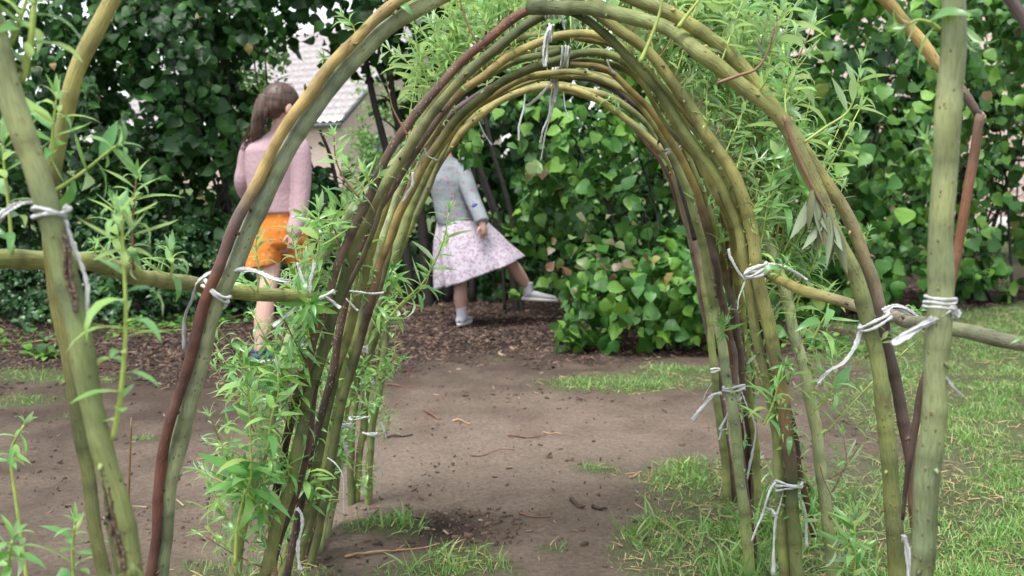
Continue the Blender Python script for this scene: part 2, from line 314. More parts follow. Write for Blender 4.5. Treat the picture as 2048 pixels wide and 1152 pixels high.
def rod(name, Y, pts, wpx, cols, parent, speck=False, ground=True, seed=0, buds=1.0, key=None, label=None, gend=None):
    """pts [(px, py[, dY])] listed from one end to the other; wpx widths in px (start, end) at depth Y; cols [(t, colour)]
       ground: which ends go into the earth: 's', 'e', 'se' or ''"""
    rr = np.random.default_rng(seed + 100)
    if key: SPEC[key] = (Y, pts, wpx, ground, parent)
    P = []
    for p in pts: P.append(at(p[0], p[1], Y + (p[2] if len(p) > 2 else 0)))
    P = np.array(P)
    def down(a, b):      # continue from b away from a down to the ground
        d = unit(b - a); d[2] = min(d[2], -0.35); d = unit(d); L = (b[2] + 0.04) / -d[2]
        return b + d * L
    g = ground if isinstance(ground, str) else ''
    if 's' in g and P[0][2] > -0.03: P = np.vstack([down(P[1], P[0]), P])
    if 'e' in g and P[-1][2] > -0.03: P = np.vstack([P, down(P[-2], P[-1])])
    C = spline(P, step=0.011); n = len(C)
    seg = np.linalg.norm(np.diff(C, axis=0), axis=1); s = np.concatenate([[0], np.cumsum(seg)]); t = s / s[-1]
    w = np.interp(t, np.linspace(0, 1, len(wpx)), wpx) / 2 * .90 * np.where(C[:, 2] > -.01, C[:, 1], Y) / F
    # slow wander of the centreline and small swellings at the nodes
    T, Nn, B = frames(C); ph = rr.uniform(0, 6, 4)
    C = C + Nn * (0.0020 * np.sin(s * 17 + ph[0]) + .0009 * np.sin(s * 47 + ph[2]))[:, None] + B * (0.0020 * np.sin(s * 23 + ph[1]) + .0009 * np.sin(s * 53 + ph[3]))[:, None]
    node = np.zeros(n); L = s[-1]; pos = []; x = rr.uniform(0.02, 0.06)
    while x < L - 0.02: pos.append(x); x += rr.uniform(0.035, 0.085)
    for x in pos: node += np.exp(-((s - x) / 0.006) ** 2)
    r = w * (1 + 0.04 * np.sin(s * 31 + ph[2]) + 0.025 * np.sin(s * 83 + ph[3]) + 0.045 * node)
    V, Q, Tt = tube(C, r, 12); ct_ = np.array([c for _, c in cols]); tt = [a for a, _ in cols]
    cc = np.stack([np.interp(t, tt, ct_[:, k]) for k in range(3)], -1)
    lf = np.sin(s * 9 + ph[0] * 2) + .7 * np.sin(s * 23 + ph[1]) + .5 * np.sin(s * 61 + ph[2]); cc = cc * (1 + .10 * lf[:, None] * np.array([1.2, .9, .5])) 
    cc = cc * (1 - 0.35 * node[:, None].clip(0, 1))
    Cv = np.repeat(cc, 12, axis=0); Cv = np.vstack([Cv, (0.5, 0.42, 0.25), (0.5, 0.42, 0.25)])
    ang = np.tile(np.arange(12) / 12.0 * 2, n); ang = np.abs(ang - 1)
    UV = np.stack([ang, np.repeat(s, 12)], -1); UV = np.vstack([UV, (0, 0), (0, 0)])
    # buds and snapped side twigs
    extra = MB(); extra.add(V, Q, Tt, c=None); extra.C[0] = Cv; uvs = [UV]
    for x in pos:
        if rr.random() > 0.55 * buds: continue
        k = min(n - 2, int(np.searchsorted(s, x))); a = rr.uniform(0, 2 * PI); rad = np.cos(a) * Nn[k] + np.sin(a) * B[k]
        ln = rr.choice([0.004, 0.006, 0.010], p=[0.6, 0.3, 0.1]); rb = 0.0016 + 0.0008 * rr.random()
        c0 = C[k] + rad * r[k] * 0.85; c1 = C[k] + rad * (r[k] + ln * 0.6) + T[k] * ln * 0.5; c2 = C[k] + rad * (r[k] + ln * 0.8) + T[k] * ln * 1.1
        v, q, f = tube(np.array([c0, c1, c2]), [rb * 1.6, rb, rb * 0.3], 5)
        cb = np.array(cc[k]) * rr.choice([0.45, 0.7, 1.35]); extra.add(v, q, f, c=cb); uvs.append(np.zeros((len(v), 2)) + (0.3, x))
    Fs = [np.vstack(extra.Q), np.vstack(extra.T)]
    o = mesh(name, np.vstack(extra.V), Fs, M['bark_speck'] if speck else M['bark'], parent, colr=np.vstack(extra.C), uv=np.vstack(uvs))
    if label: o['label'] = label
    if key: RODS[key] = (o, C, T, r, s)
    return o
def rod_at(key, px, py):
    o, C, T, r, s = RODS[key]; best = None
    d = C - np.array([0, 0, CAMZ]); dep = d[:, 1] * ct - d[:, 2] * st; u = 1024 + F * d[:, 0] / dep; v = 576 - F * (d[:, 1] * st + d[:, 2] * ct) / dep
    k = int(np.argmin((u - px) ** 2 + (v - py) ** 2)); return o, C[k], T[k], r[k]
def auto(key, y0, y1, n, s0=0.7, s1=1.1, out=0.5, side=None, kinds=None, up=1.0, back=0.15):
    """leafy shoots growing from a rod between two heights (screen rows), upward and outward"""
    o, C, T, r, s = RODS[key]; d = C - np.array([0, 0, CAMZ]); dep = d[:, 1] * ct - d[:, 2] * st
    v = 576 - F * (d[:, 1] * st + d[:, 2] * ct) / dep; u = 1024 + F * d[:, 0] / dep
    idx = np.where((v > y0) & (v < y1) & ((u < 1100) if side == 'l' else (u > 1100) if side == 'r' else True))[0]
    if not len(idx): return
    for i in range(n):
        k = idx[int((i + R.random()) / n * len(idx)) % len(idx)]; ox = -1 if C[k][0] < 0.09 else 1
        dv = unit((ox * out * R.uniform(0.2, 1.3) + R.uniform(-.2, .2), R.uniform(-0.35, 0.35) + back, up * R.uniform(0.5, 1.2)))
        sprout(o, C[k] + dv * r[k] * 0.7, dv, R.choice(kinds or PROTO), R.uniform(s0, s1))

def base_of(px, Y): p = at(px, 900, Y); return (p[0], Y, 0)
A1 = empty('willow_arch', base_of(1060, 1.6), 'nearest tallest willow arch, a yellow and brown rod beside a thick green one', 'willow arch', 'arches of the living willow tunnel')
rod('rod', 1.6, [(286, 1230), (300, 1146), (318, 1000), (332, 886), (362, 770), (395, 651), (415, 591), (440, 535), (472, 450), (520, 350), (555, 280), (585, 228), (620, 185), (665, 128), (705, 85), (765, 30), (850, -28), (960, -75), (1080, -92), (1200, -88)],
    (22, 23, 25, 26, 22), [(0, DB), (.12, DB), (.3, RB), (.5, RB), (.57, PU), (.6, YO), (.8, YO), (1, GY)], A1, ground='s', seed=1, key='L1', label='thin rod turning from dark brown to yellow, left side of the nearest arch')
rod('rod', 1.62, [(308, 1230), (320, 1146), (328, 1086), (340, 970), (356, 886), (386, 770), (420, 651), (441, 591), (476, 520), (505, 440), (548, 350), (588, 280), (621, 229), (665, 170), (722, 109), (774, 57), (860, 3), (950, -45), (1080, -66), (1200, -60)],
    (40, 40, 39, 37, 30), [(0, GG), (.6, (0.27, .31, .19)), (.9, (0.25, 0.29, 0.15)), (1, G_)], A1, ground='s', seed=2, key='L2', label='thick grey green rod, left side of the nearest arch')
rod('rod', 1.62, [(960, -92), (1080, -72), (1200, -36), (1290, 5), (1370, 45), (1440, 95), (1500, 155), (1560, 225), (1610, 300), (1655, 370), (1705, 460), (1743, 560), (1773, 671), (1798, 791), (1813, 881), (1826, 1001), (1838, 1100)],
    (30, 32, 30, 27, 25, 22), [(0, G_), (.38, GY), (.47, (0.3, .24, .12)), (.54, PU), (.7, BR), (.78, OB), (.86, BR), (1, DB)], A1, ground='e', seed=3, key='U', label='rod turning from green to brown, outermost on the right of the nearest arch')
rod('rod', 1.6, [(1060, 14, .28), (1130, 15, .22), (1200, 22, .16), (1250, 32, .12), (1348, 62, .06), (1400, 103), (1468, 158), (1548, 228), (1600, 310), (1658, 430), (1705, 540), (1725, 606), (1745, 690), (1763, 776), (1778, 896), (1790, 1076), (1794, 1170)],
    (30, 33, 34, 36, 41, 44), [(0, GD), (.15, G_), (.4, (0.24, .24, .09)), (.6, G_), (.75, GD), (.82, G_), (1, G_)], A1, ground='e', seed=4, key='L', label='thick green rod on the right of the nearest arch')

A2 = empty('willow_arch', base_of(1080, 1.95), 'second willow arch from the front, left side a brown speckled rod', 'willow arch', 'arches of the living willow tunnel')
rod('rod', 1.93, [(552, 1190), (544, 1029, .12), (567, 917, .1), (578, 868, .08), (588, 820, .06), (600, 781, .03), (619, 703), (634, 654), (652, 612), (668, 565), (678, 530), (705, 460), (735, 400), (775, 310), (815, 250), (870, 180), (930, 120), (970, 85), (1030, 35), (1085, 10), (1150, 4)],
    (15, 18, 20, 20, 21, 20), [(0, DB), (.2, OB), (.3, DB), (.45, BR), (.8, BR), (.93, RB), (1, RB)], A2, speck=True, ground='s', seed=5, key='B1', label='brown rod speckled with pale dots on the left of the second arch')
rod('rod', 1.97, [(515, 1200), (530, 1152), (544, 1086), (560, 1029), (586, 943), (601, 878), (616, 794), (637, 727), (653, 669), (679, 581), (697, 530), (706, 504), (727, 457), (757, 395), (800, 318), (838, 262), (882, 205), (932, 152), (980, 110), (1040, 58), (1100, 24), (1160, 14)],
    (30, 28, 25, 22, 22), [(0, G_), (.5, GD), (.7, (0.19, .2, .08)), (1, GD)], A2, ground='s', seed=6, key='B2')
rod('rod', 1.97, [(1060, 10), (1120, 8), (1165, 12), (1190, 23), (1234, 57), (1276, 89), (1312, 125), (1346, 167), (1378, 210), (1406, 253), (1442, 305), (1468, 352), (1489, 407), (1502, 461), (1510, 526), (1524, 585), (1540, 650), (1553, 715), (1562, 780), (1573, 876), (1582, 953), (1591, 1075), (1596, 1170)],
    (22, 26, 29, 29, 30), [(0, GD), (.2, GY), (.45, GY), (.58, G_), (.63, OC), (.67, OB), (.71, BR), (.75, GD), (1, G_)], A2, ground='e', seed=7, key='B3')
rod('rod', 1.99, [(1080, 22), (1130, 20), (1167, 34), (1208, 70), (1247, 109), (1281, 141), (1312, 177), (1346, 221), (1390, 290), (1416, 328), (1442, 370), (1460, 417), (1477, 465), (1490, 533), (1502, 598), (1514, 666), (1527, 736), (1540, 793), (1551, 876), (1560, 953), (1566, 1075), (1568, 1170)],
    (18, 22, 22, 23, 26), [(0, GD), (.3, G_), (.45, GY), (.6, G_), (1, G_)], A2, ground='e', seed=8, key='B4')
rod('rod', 2.05, [(1110, -12), (1170, -4), (1229, 23), (1260, 52), (1294, 86), (1323, 115), (1349, 146), (1400, 215), (1460, 320), (1510, 435), (1528, 474), (1546, 513), (1566, 572), (1581, 624), (1594, 681), (1610, 741), (1625, 831), (1637, 907), (1649, 983), (1661, 1075), (1666, 1170)],
    (20, 23, 25, 28, 28), [(0, G_), (.3, GP), (.6, GP), (.9, (0.36, .38, .17)), (1, GY)], A2, ground='e', seed=9, key='B5', label='pale green rod, outermost on the right of the second arch')
rod('rod', 2.05, [(1440, 380), (1480, 480), (1510, 570), (1535, 640), (1556, 715), (1566, 780), (1579, 831), (1591, 892), (1600, 959), (1615, 1008), (1632, 1072)],
    (12, 14, 16), [(0, BR), (.5, DB), (.75, DB), (.85, RB), (1, RB)], A2, ground='', seed=10, key='B6', label='short red brown rod ending above the grass')
rod('rod', 2.06, [(1470, 400), (1492, 500), (1512, 600), (1532, 720), (1556, 840), (1574, 950), (1580, 1060), (1584, 1170)], (9, 12, 14), [(0, DB), (1, DB)], A2, ground='e', seed=11, key='B7')

A3 = empty('willow_arch', base_of(1090, 2.2), 'third willow arch from the front, with a golden rod across its top', 'willow arch', 'arches of the living willow tunnel')
rod('rod', 2.2, [(570, 1180), (588, 1073), (601, 995), (612, 956), (622, 904), (640, 850), (655, 790), (668, 720), (682, 640), (700, 555), (725, 480), (740, 450), (770, 395), (805, 340), (850, 270), (890, 220), (930, 180), (970, 152), (1000, 126), (1031, 104), (1086, 78), (1130, 68), (1182, 69), (1221, 83), (1262, 115)],
    (17, 18, 19, 20, 19, 18), [(0, DB), (.3, DB), (.5, BR), (.72, BR), (.79, OC), (.9, YG), (1, GY)], A3, speck=True, ground='s', seed=12, key='C1', label='brown rod turning golden across the top of the third arch')
rod('rod', 2.24, [(560, 1170), (598, 1060), (618, 990), (635, 920), (650, 850), (662, 790), (680, 720), (700, 650), (720, 580), (744, 500), (765, 430), (790, 355), (815, 300), (840, 250), (868, 208), (905, 165), (950, 130), (1000, 96), (1039, 76), (1086, 69), (1140, 74)],
    (22, 21, 20, 19, 17), [(0, G_), (.3, GD), (.6, GY), (1, G_)], A3, ground='s', seed=13, key='C2')
rod('rod', 1.98, [(455, 1215), (470, 1152), (479, 1086), (492, 1021), (502, 977), (524, 895), (546, 812), (564, 742), (577, 703), (595, 643), (616, 602), (628, 543), (651, 501), (685, 457), (719, 405), (765, 350, .1), (812, 300, .2), (855, 250, .25), (900, 205, .25), (960, 160, .25), (1040, 118, .25), (1120, 100, .25)],
    (28, 28, 30, 24, 19, 16), [(0, GY), (.2, (0.36, .38, .15)), (.3, GP), (.55, GP), (.8, G_), (1, G_)], A3, ground='s', seed=14, key='Q', label='pale whitish green rod leaning in from the left')
rod('rod', 2.25, [(1150, 72), (1221, 86), (1262, 118), (1300, 165), (1348, 245), (1377, 287), (1403, 326), (1427, 370), (1442, 409), (1460, 456, .1), (1472, 520, .2), (1480, 600, .3), (1486, 676, .35), (1493, 741, .4), (1502, 820, .45), (1510, 900, .48), (1516, 990, .5)],
    (16, 17, 18, 18, 18), [(0, OC), (.3, GY), (.6, GY), (1, G_)], A3, ground='e', seed=15, key='C3')

A4 = empty('willow_arch', base_of(1095, 2.4), 'fourth willow arch from the front, its olive rod bound with three cord loops', 'willow arch', 'arches of the living willow tunnel')
rod('rod', 2.4, [(618, 1160), (640, 1050), (655, 960), (675, 860), (690, 790), (705, 730), (725, 660), (742, 600), (753, 561), (763, 522), (781, 475), (800, 426), (823, 376), (846, 332), (870, 295), (900, 255), (930, 225), (970, 192), (1000, 168), (1039, 146), (1078, 128), (1117, 118), (1150, 108), (1187, 104), (1221, 112), (1250, 128), (1290, 165)],
    (19, 19, 20, 19, 20, 17), [(0, GD), (.3, GD), (.4, DB), (.46, OB), (.52, OC), (.64, OC), (.72, GD), (.85, GD), (1, G_)], A4, ground='s', seed=16, key='D1', label='golden brown rod bending to olive over the top of the fourth arch')
rod('rod', 2.42, [(585, 1160), (612, 1070), (632, 1000), (650, 930), (668, 850), (682, 790), (700, 720), (722, 640), (742, 570), (757, 520), (768, 475), (784, 426), (802, 371), (820, 324), (858, 258), (885, 215), (920, 178), (960, 141), (1010, 112), (1060, 100), (1130, 98)],
    (24, 24, 23, 18, 16), [(0, G_), (.4, G_), (.6, GP), (.8, GY), (1, G_)], A4, ground='s', seed=17, key='D5')
rod('rod', 2.42, [(1100, 128), (1156, 122), (1195, 125), (1234, 135), (1276, 156), (1302, 182), (1333, 221), (1357, 260), (1372, 308), (1390, 352), (1411, 407), (1427, 461), (1445, 526, .05), (1456, 572, .1), (1467, 624, .12), (1475, 676, .15), (1485, 741, .2), (1492, 820, .28), (1500, 907, .35), (1508, 983, .4)],
    (14, 16, 16, 16, 16), [(0, G_), (.3, G_), (.42, OC), (.55, PU), (.9, PU), (1, DB)], A4, ground='e', seed=18, key='D3', label='green rod turning purple brown down the right of the fourth arch')
rod('rod', 2.40, [(1140, 126), (1203, 137), (1234, 156), (1260, 182), (1292, 213), (1318, 242), (1344, 284), (1364, 318), (1382, 355), (1395, 386), (1406, 435), (1421, 487), (1432, 532), (1446, 606, .1), (1456, 666, .15), (1464, 728, .2), (1475, 815, .25), (1484, 892, .35), (1493, 953, .4), (1500, 990, .42)],
    (13, 17, 18, 15, 14), [(0, OC), (.25, OC), (.35, BR), (.5, PU), (.55, OB), (.7, RB), (1, DB)], A4, ground='e', seed=19, key='D4')

A5 = empty('willow_arch', base_of(1098, 2.6), 'fifth willow arch from the front, with a thin dark purple rod beside its green rods', 'willow arch', 'arches of the living willow tunnel')
rod('rod', 2.6, [(628, 1120, -.1), (635, 1098, -.1), (653, 1008), (672, 900), (681, 846), (694, 794), (710, 747), (723, 706), (736, 664), (754, 612), (768, 566), (784, 527), (802, 478), (820, 426), (841, 369), (868, 312), (892, 274), (922, 240), (960, 208), (1000, 183), (1039, 162), (1078, 149), (1130, 143), (1169, 147), (1208, 157), (1240, 172)],
    (25, 26, 26, 22, 17, 14), [(0, G_), (.4, (0.23, .25, .12)), (.6, G_), (.8, OC), (1, GY)], A5, ground='s', seed=20, key='E1')
rod('rod', 2.56, [(1100, 150, .04), (1169, 150, .04), (1208, 160, .03), (1260, 189), (1290, 222), (1318, 262), (1346, 310), (1364, 352), (1380, 396), (1393, 443), (1406, 500), (1422, 585), (1435, 637), (1446, 702, -.1), (1454, 780, -.15), (1466, 815, -.2), (1475, 892, -.22), (1484, 983, -.25), (1493, 1075, -.25), (1498, 1149, -.25)],
    (14, 17, 20, 24, 26), [(0, GY), (.3, G_), (.7, GG), (1, G_)], A5, ground='e', seed=21, key='E2', label='green rod standing on the right of the fifth arch')
rod('rod', 2.62, [(690, 740), (705, 690), (725, 620), (745, 560), (760, 510), (776, 467), (789, 436), (807, 392), (833, 345), (849, 314), (864, 276), (887, 245), (913, 216), (952, 190), (989, 172), (1040, 160), (1100, 152), (1177, 156), (1208, 169), (1247, 190), (1286, 224), (1315, 262), (1345, 325), (1370, 400), (1392, 480)],
    (12, 14, 14, 14, 12), [(0, DB), (.3, PU), (.6, PU), (.75, (0.07, .05, .06)), (1, DB)], A5, ground='', seed=22, key='E3', label='thin dark purple rod of the fifth arch')

A6 = empty('willow_arch', base_of(1100, 2.85), 'farthest and smallest arch of the willow tunnel, framing the bare soil behind', 'willow arch', 'arches of the living willow tunnel')
rod('rod', 2.85, [(734, 1021), (738, 960), (742, 880), (746, 854), (754, 807), (762, 755), (767, 703), (775, 651), (780, 599), (784, 551), (794, 514), (807, 478), (826, 441), (844, 395), (867, 353), (888, 311), (908, 285), (932, 256), (962, 228), (1000, 202), (1039, 184), (1078, 176), (1117, 176), (1150, 180), (1182, 193), (1221, 213), (1260, 242), (1299, 279), (1328, 310), (1350, 350), (1368, 400), (1384, 460), (1397, 520), (1412, 598), (1420, 650), (1428, 728), (1437, 831), (1447, 907), (1456, 983), (1460, 1024)],
    (17, 17, 15, 15, 16, 15, 17, 19), [(0, G_), (.16, G_), (.22, PU), (.34, PU), (.38, OC), (.44, YG), (.5, YG), (.6, GY), (.72, PU), (.78, G_), (1, G_)], A6, ground='se', seed=23, key='F1', label='long rod bent right round the farthest arch')
rod('rod', 2.88, [(711, 1012), (716, 956), (726, 868), (728, 833), (733, 768), (741, 706), (749, 660), (768, 590), (790, 528), (812, 470), (838, 405), (862, 350), (885, 303), (915, 262), (960, 224), (1010, 194), (1060, 174), (1120, 170), (1182, 182), (1221, 195), (1260, 218), (1292, 247), (1318, 281), (1340, 325), (1358, 380), (1376, 450), (1391, 533), (1400, 580), (1412, 640), (1430, 720), (1445, 810), (1456, 900), (1472, 1010)],
    (16, 16, 15, 15, 16, 14, 13), [(0, G_), (.35, G_), (.5, GY), (.65, G_), (.75, PU), (1, BR)], A6, ground='se', seed=24, key='F2')
rod('rod', 2.86, [(700, 1018), (702, 960), (704, 880), (708, 810), (716, 745), (730, 680), (750, 610)], (17, 16, 13), [(0, GD), (1, G_)], A6, ground='s', seed=25, key='F4')
rod('rod', 2.9, [(1270, 262), (1300, 300), (1317, 318), (1338, 357), (1354, 401), (1372, 448), (1385, 495), (1393, 532), (1402, 590), (1418, 670), (1432, 760), (1445, 860), (1458, 960), (1466, 1012)], (8, 10, 10, 11), [(0, BR), (.3, (0.13, .05, .05)), (1, PU)], A6, ground='e', seed=26, key='F3')

twin('B2', 14, .05, .55, [(0, DB), (.5, BR), (1, GD)], 61, 0, 16)
twin('C2', -13, .06, .6, [(0, G_), (.6, GY), (1, G_)], 62)
twin('D5', 12, .05, .55, [(0, BR), (.4, PU), (.7, GY), (1, G_)], 63)
twin('E1', 12, .07, .55, [(0, GD), (.5, G_), (1, GY)], 64)
twin('E1', -24, .03, .7, [(0, G_), (.6, GG), (1, GY)], 71, 0, 14)
twin('D5', -24, .04, .75, [(0, G_), (.5, GP), (1, GY)], 72, 0, 14)
twin('F1', -10, .06, .6, [(0, G_), (.3, GY), (1, G_)], 65, 2, 30)
twin('B4', 13, .05, .5, [(0, GY), (.5, G_), (1, DB)], 66, 4)
twin('C3', -11, .05, .6, [(0, GY), (.5, BR), (1, PU)], 67)
twin('E2', 14, .06, .5, [(0, GY), (.5, PU), (1, RB)], 68, 3)
twin('D3', 12, .07, .55, [(0, G_), (.5, G_), (1, GD)], 69)
twin('B3', -15, .07, .45, [(0, GY), (.6, BR), (1, G_)], 70, 6)
# single poles, rails and the snapped rod
def single(name, label, cat, Y, *a, **k):
    p0 = at(a[0][-1][0], 900, Y); e = empty(name, (p0[0], Y, 0), label, cat, k.pop('group', None)); rod(k.pop('part', 'rod'), Y, *a, e, **k); return e
P1 = single('willow_pole', 'thick greenish pole at the left edge with a dark bark wound', 'willow pole', 0.98,
    [(-75, -130), (-32, 0), (0, 110), (38, 235), (88, 400), (126, 550), (155, 651), (178, 760), (210, 896), (241, 1032), (259, 1148), (272, 1240)], (54, 55, 52, 52, 48, 46), [(0, GG), (.5, G_), (.8, GG), (1, G_)], ground='e', seed=31, key='P1', group='upright willow poles at the entrance')
P2 = single('willow_pole', 'slimmer pole behind the wounded pole, golden at its top and green below', 'willow pole', 1.18,
    [(290, -110), (225, -10), (185, 75), (155, 150), (135, 225), (115, 300), (106, 360), (98, 430), (102, 520), (118, 620), (130, 690), (143, 760), (168, 896), (191, 1032), (208, 1148), (222, 1240)], (34, 36, 34, 30, 30, 32), [(0, YG), (.22, GY), (.35, GY), (.45, GD), (1, G_)], ground='e', seed=32, key='P2', group='upright willow poles at the entrance')
P5 = single('willow_pole', 'straight grey green pole on the right, standing nearest the lawn', 'willow pole', 1.15,
    [(1908, -170), (1904, 0), (1900, 150), (1893, 300), (1888, 450), (1880, 600), (1870, 720), (1862, 850), (1855, 980), (1848, 1152), (1842, 1250)], (52, 55, 55, 54, 51, 48), [(0, GG), (.6, GG), (.85, (0.24, .26, .1)), (1, G_)], ground='e', seed=33, key='P5', group='upright willow poles at the entrance')
P6 = single('willow_pole', 'short green stub between the two poles at the lower left', 'willow pole', 1.22, [(212, 985), (220, 1060), (232, 1148), (246, 1240)], (16, 22, 24), [(0, G_), (1, GD)], ground='e', seed=34, key='P6', group='upright willow poles at the entrance')
K = empty('broken_rod', base_of(1900, 1.42), 'snapped willow rod hanging brown and kinked behind the right hand pole', 'broken rod')
rod('upper_piece', 1.42, [(1560, -180), (1680, -90), (1770, 0), (1807, 47), (1843, 86), (1869, 125), (1905, 165), (1934, 198), (1963, 236)], (26, 28, 26, 18), [(0, G_), (.4, OC), (.8, YO), (.9, PU), (1, BR)], K, ground='', seed=35, key='K1')
rod('hanging_piece', 1.42, [(1957, 228), (1950, 262), (1943, 325), (1923, 450), (1913, 530), (1890, 640), (1862, 720), (1840, 786), (1823, 876), (1813, 966), (1806, 1040)], (20, 22, 21, 18, 16, 8), [(0, BR), (.3, (0.24, .1, .05)), (.6, BR), (1, DB)], K, ground='', seed=36, key='K2')
single('willow_pole', 'brown grey rod crossing the top right corner', 'willow pole', 1.1, [(1900, -190), (1990, -40), (2015, 0), (2055, 60), (2120, 180), (2190, 400), (2230, 700), (2250, 1200)], (24, 28, 28, 28), [(0, PU), (1, BR)], ground='e', seed=37, key='P7', group='upright willow poles at the entrance')
single('willow_rail', 'thick green willow rail running level across the left side of the tunnel', 'willow rail', 1.5,
    [(-160, 522, -.42), (-20, 518, -.34), (50, 515, -.3), (130, 520, -.25), (200, 533, -.18), (300, 555, 0), (390, 572, .13), (460, 583, .2), (538, 589, .28), (627, 596, .36), (655, 599, .4)], (44, 42, 38, 31, 26), [(0, G_), (.5, GY), (1, G_)], ground='', seed=38, key='RL', group='willow rails')
single('willow_rail', 'slim purplish grey willow rail sloping down to the right edge over the lawn', 'willow rail', 1.6,
    [(1500, 530, .42), (1527, 543, .4), (1568, 562, .3), (1620, 585, .2), (1709, 614, .15), (1803, 637, .03), (1900, 656, -.28), (2048, 684, -.42), (2160, 708, -.5), (2600, 800, -.62)], (20, 24, 29, 32, 34, 36), [(0, OC), (.2, GY), (.35, (0.27, .21, .19)), (.6, GG), (1, (0.25, .2, .19))], ground='', seed=39, key='RR', group='willow rails')
# bark wound on the left pole
M['wound'] = plain('bark_wound', (0.11, 0.075, 0.05), 0.9, 0.7, 140, 0.8)
o, c, T_, r_ = rod_at('P1', 225, 960)
for (x0, y0, x1, y1, wd) in ((202, 930, 246, 1140, 5.5), (128, 470, 150, 625, 4.5)):
    wb = MB(); q = [at(x0 + (x1 - x0) * t + 3 * math.sin(t * 9), y0 + (y1 - y0) * t, 0.98 - 0.0105) for t in np.linspace(0, 1, 9)]
    C = spline(q, n=5); t = np.linspace(0, 1, len(C)); wv = npx(wd, 1) * np.sin(PI * t) ** 0.5 * (1 + .25 * np.sin(t * 40)) + 0.0002
    for sgn in (-1, 1): wb.tube(C + np.outer(wv, [sgn, 0, 0]), 0.0012 + 0.0008 * np.sin(t * 50) ** 2, 6, c=(0.3, 0.22, 0.13))
    V = np.stack([C + np.outer(wv, [-1, 0, 0]), C + np.array([0, 0.0015, 0]), C + np.outer(wv, [1, 0, 0])], 1).reshape(-1, 3); wb.add(V, grid_faces(len(C), 3), c=(0.07, 0.045, 0.03)); wb.build('bark_wound', M['wound'], o)

# ------------------------------------------------------------------ leafy growth on the arches
auto('B5', 20, 640, 66, .8, 1.35, 0.45, 'r', up=1.3, kinds=PROTO); auto('B3', 60, 560, 18, .6, 1.0, 0.5, 'r', back=.4, up=1.2); auto('C3', 90, 600, 22, .7, 1.1, .5, 'r', back=.3, up=1.2)
auto('D3', 120, 640, 13, .6, 1.0, .9, 'r', back=.3); auto('L', 10, 300, 6, .7, 1.0, .2, 'r', back=.4)
auto('C2', 60, 230, 22, .7, 1.15, 0.15, 'l', back=.3); auto('D5', 90, 220, 8, .6, 1.05, .1, 'l', back=.2); auto('C1', 60, 200, 7, .7, 1.1, .15, back=.5); auto('Q', 90, 420, 4, .5, .9, .35, 'l')
auto('E1', 140, 230, 4, .5, .9, .15, back=.5)
auto('Q', 850, 1150, 7, .65, 1.0, .5, 'l', kinds=PROTO[:4]); auto('B2', 500, 1150, 15, .65, 1.0, .5, 'l', back=-.3, kinds=PROTO[:5]); auto('B1', 500, 1150, 12, .65, 1.0, .5, 'l', back=-.3, kinds=PROTO[:5])
auto('C2', 480, 1150, 20, .65, 1.0, .5, 'l', back=-.3, kinds=PROTO[:5]); auto('D5', 500, 1130, 17, .65, 1.0, .4, 'l', back=-.3, kinds=PROTO[:4]); auto('E1', 560, 1080, 12, .6, .95, -.4, 'l', back=-.3, kinds=PROTO[:4])
auto('F1', 600, 1000, 7, .5, .8, -.5, 'l', back=-.2, kinds=PROTO[:3]); auto('F2', 700, 1000, 4, .5, .8, -.4, 'l', back=-.2, kinds=PROTO[:3])
auto('B4', 650, 1140, 6, .5, .85, .3, 'r', back=-.2, kinds=PROTO[:4]); auto('B5', 620, 1140, 7, .5, .95, .7, 'r', kinds=PROTO[:5]); auto('D3', 640, 1000, 6, .4, .7, .4, 'r', kinds=PROTO[:3]); auto('E2', 650, 1120, 4, .4, .6, .2, 'r', kinds=PROTO[:2])
for key, y0, y1, n in (('L1', 0, 100, 1), ('L2', 0, 200, 2), ('L', 60, 1100, 3), ('U', 60, 900, 2), ('B1', 50, 1000, 8), ('C1', 70, 600, 8), ('D1', 110, 600, 8), ('E1', 150, 900, 6), ('F1', 180, 1000, 6), ('B3', 60, 1100, 5), ('B4', 60, 1100, 5), ('E2', 200, 1000, 5), ('D4', 150, 950, 5), ('RL', 500, 620, 6), ('RR', 520, 700, 3)):
    auto(key, y0, y1, n, .7, 1.2, .5, kinds=TUFT, back=-.2)
# individually seen shoots : (rod, px path with depth offset from the rod, leaf metres, number, options)
def path(Y, pts): return np.array([at(p[0], p[1], Y + (p[2] if len(p) > 2 else 0)) for p in pts])
def man(key, Y, pts, leaf, n, **k):
    parent = RODS[key][0] if key in RODS else None
    return shoot_obj('leafy_shoot', path(Y, pts), leaf, n, parent, **k)
man('P1', .97, [(226, 880), (240, 800), (250, 690), (251, 600), (246, 500), (244, 430)], .046, 20, r0=.0028, seed=3, spread=1.3, start=.1, wide=1.1)
man('P2', 1.14, [(104, 330), (106, 260), (112, 200)], .048, 12, seed=4, spread=1.3)
man('P2', 1.14, [(112, 380), (165, 345), (215, 305), (232, 292)], .045, 10, seed=5, droop=.7, wide=1.3, spread=1.2)
man('RL', 1.3, [(268, 540), (264, 470), (268, 410), (272, 360)], .044, 18, seed=6, spread=1.3, mats=[M['willow'], M['stem_r']])
man('RL', 1.3, [(285, 545), (250, 500), (232, 455), (230, 420)], .042, 12, seed=7)
man('RL', 1.12, [(25, 510), (18, 420), (8, 330), (6, 290)], .05, 13, seed=8, spread=1.2)
man('RL', 1.4, [(340, 560), (345, 530), (342, 505)], .04, 12, seed=9)
man('RL', 1.7, [(515, 585), (518, 540), (512, 500), (514, 470)], .04, 12, seed=10)
man('P1', 1.0, [(42, 165), (60, 90), (70, 0), (82, -60)], .05, 9, r0=.004, seed=11, spread=1.2)
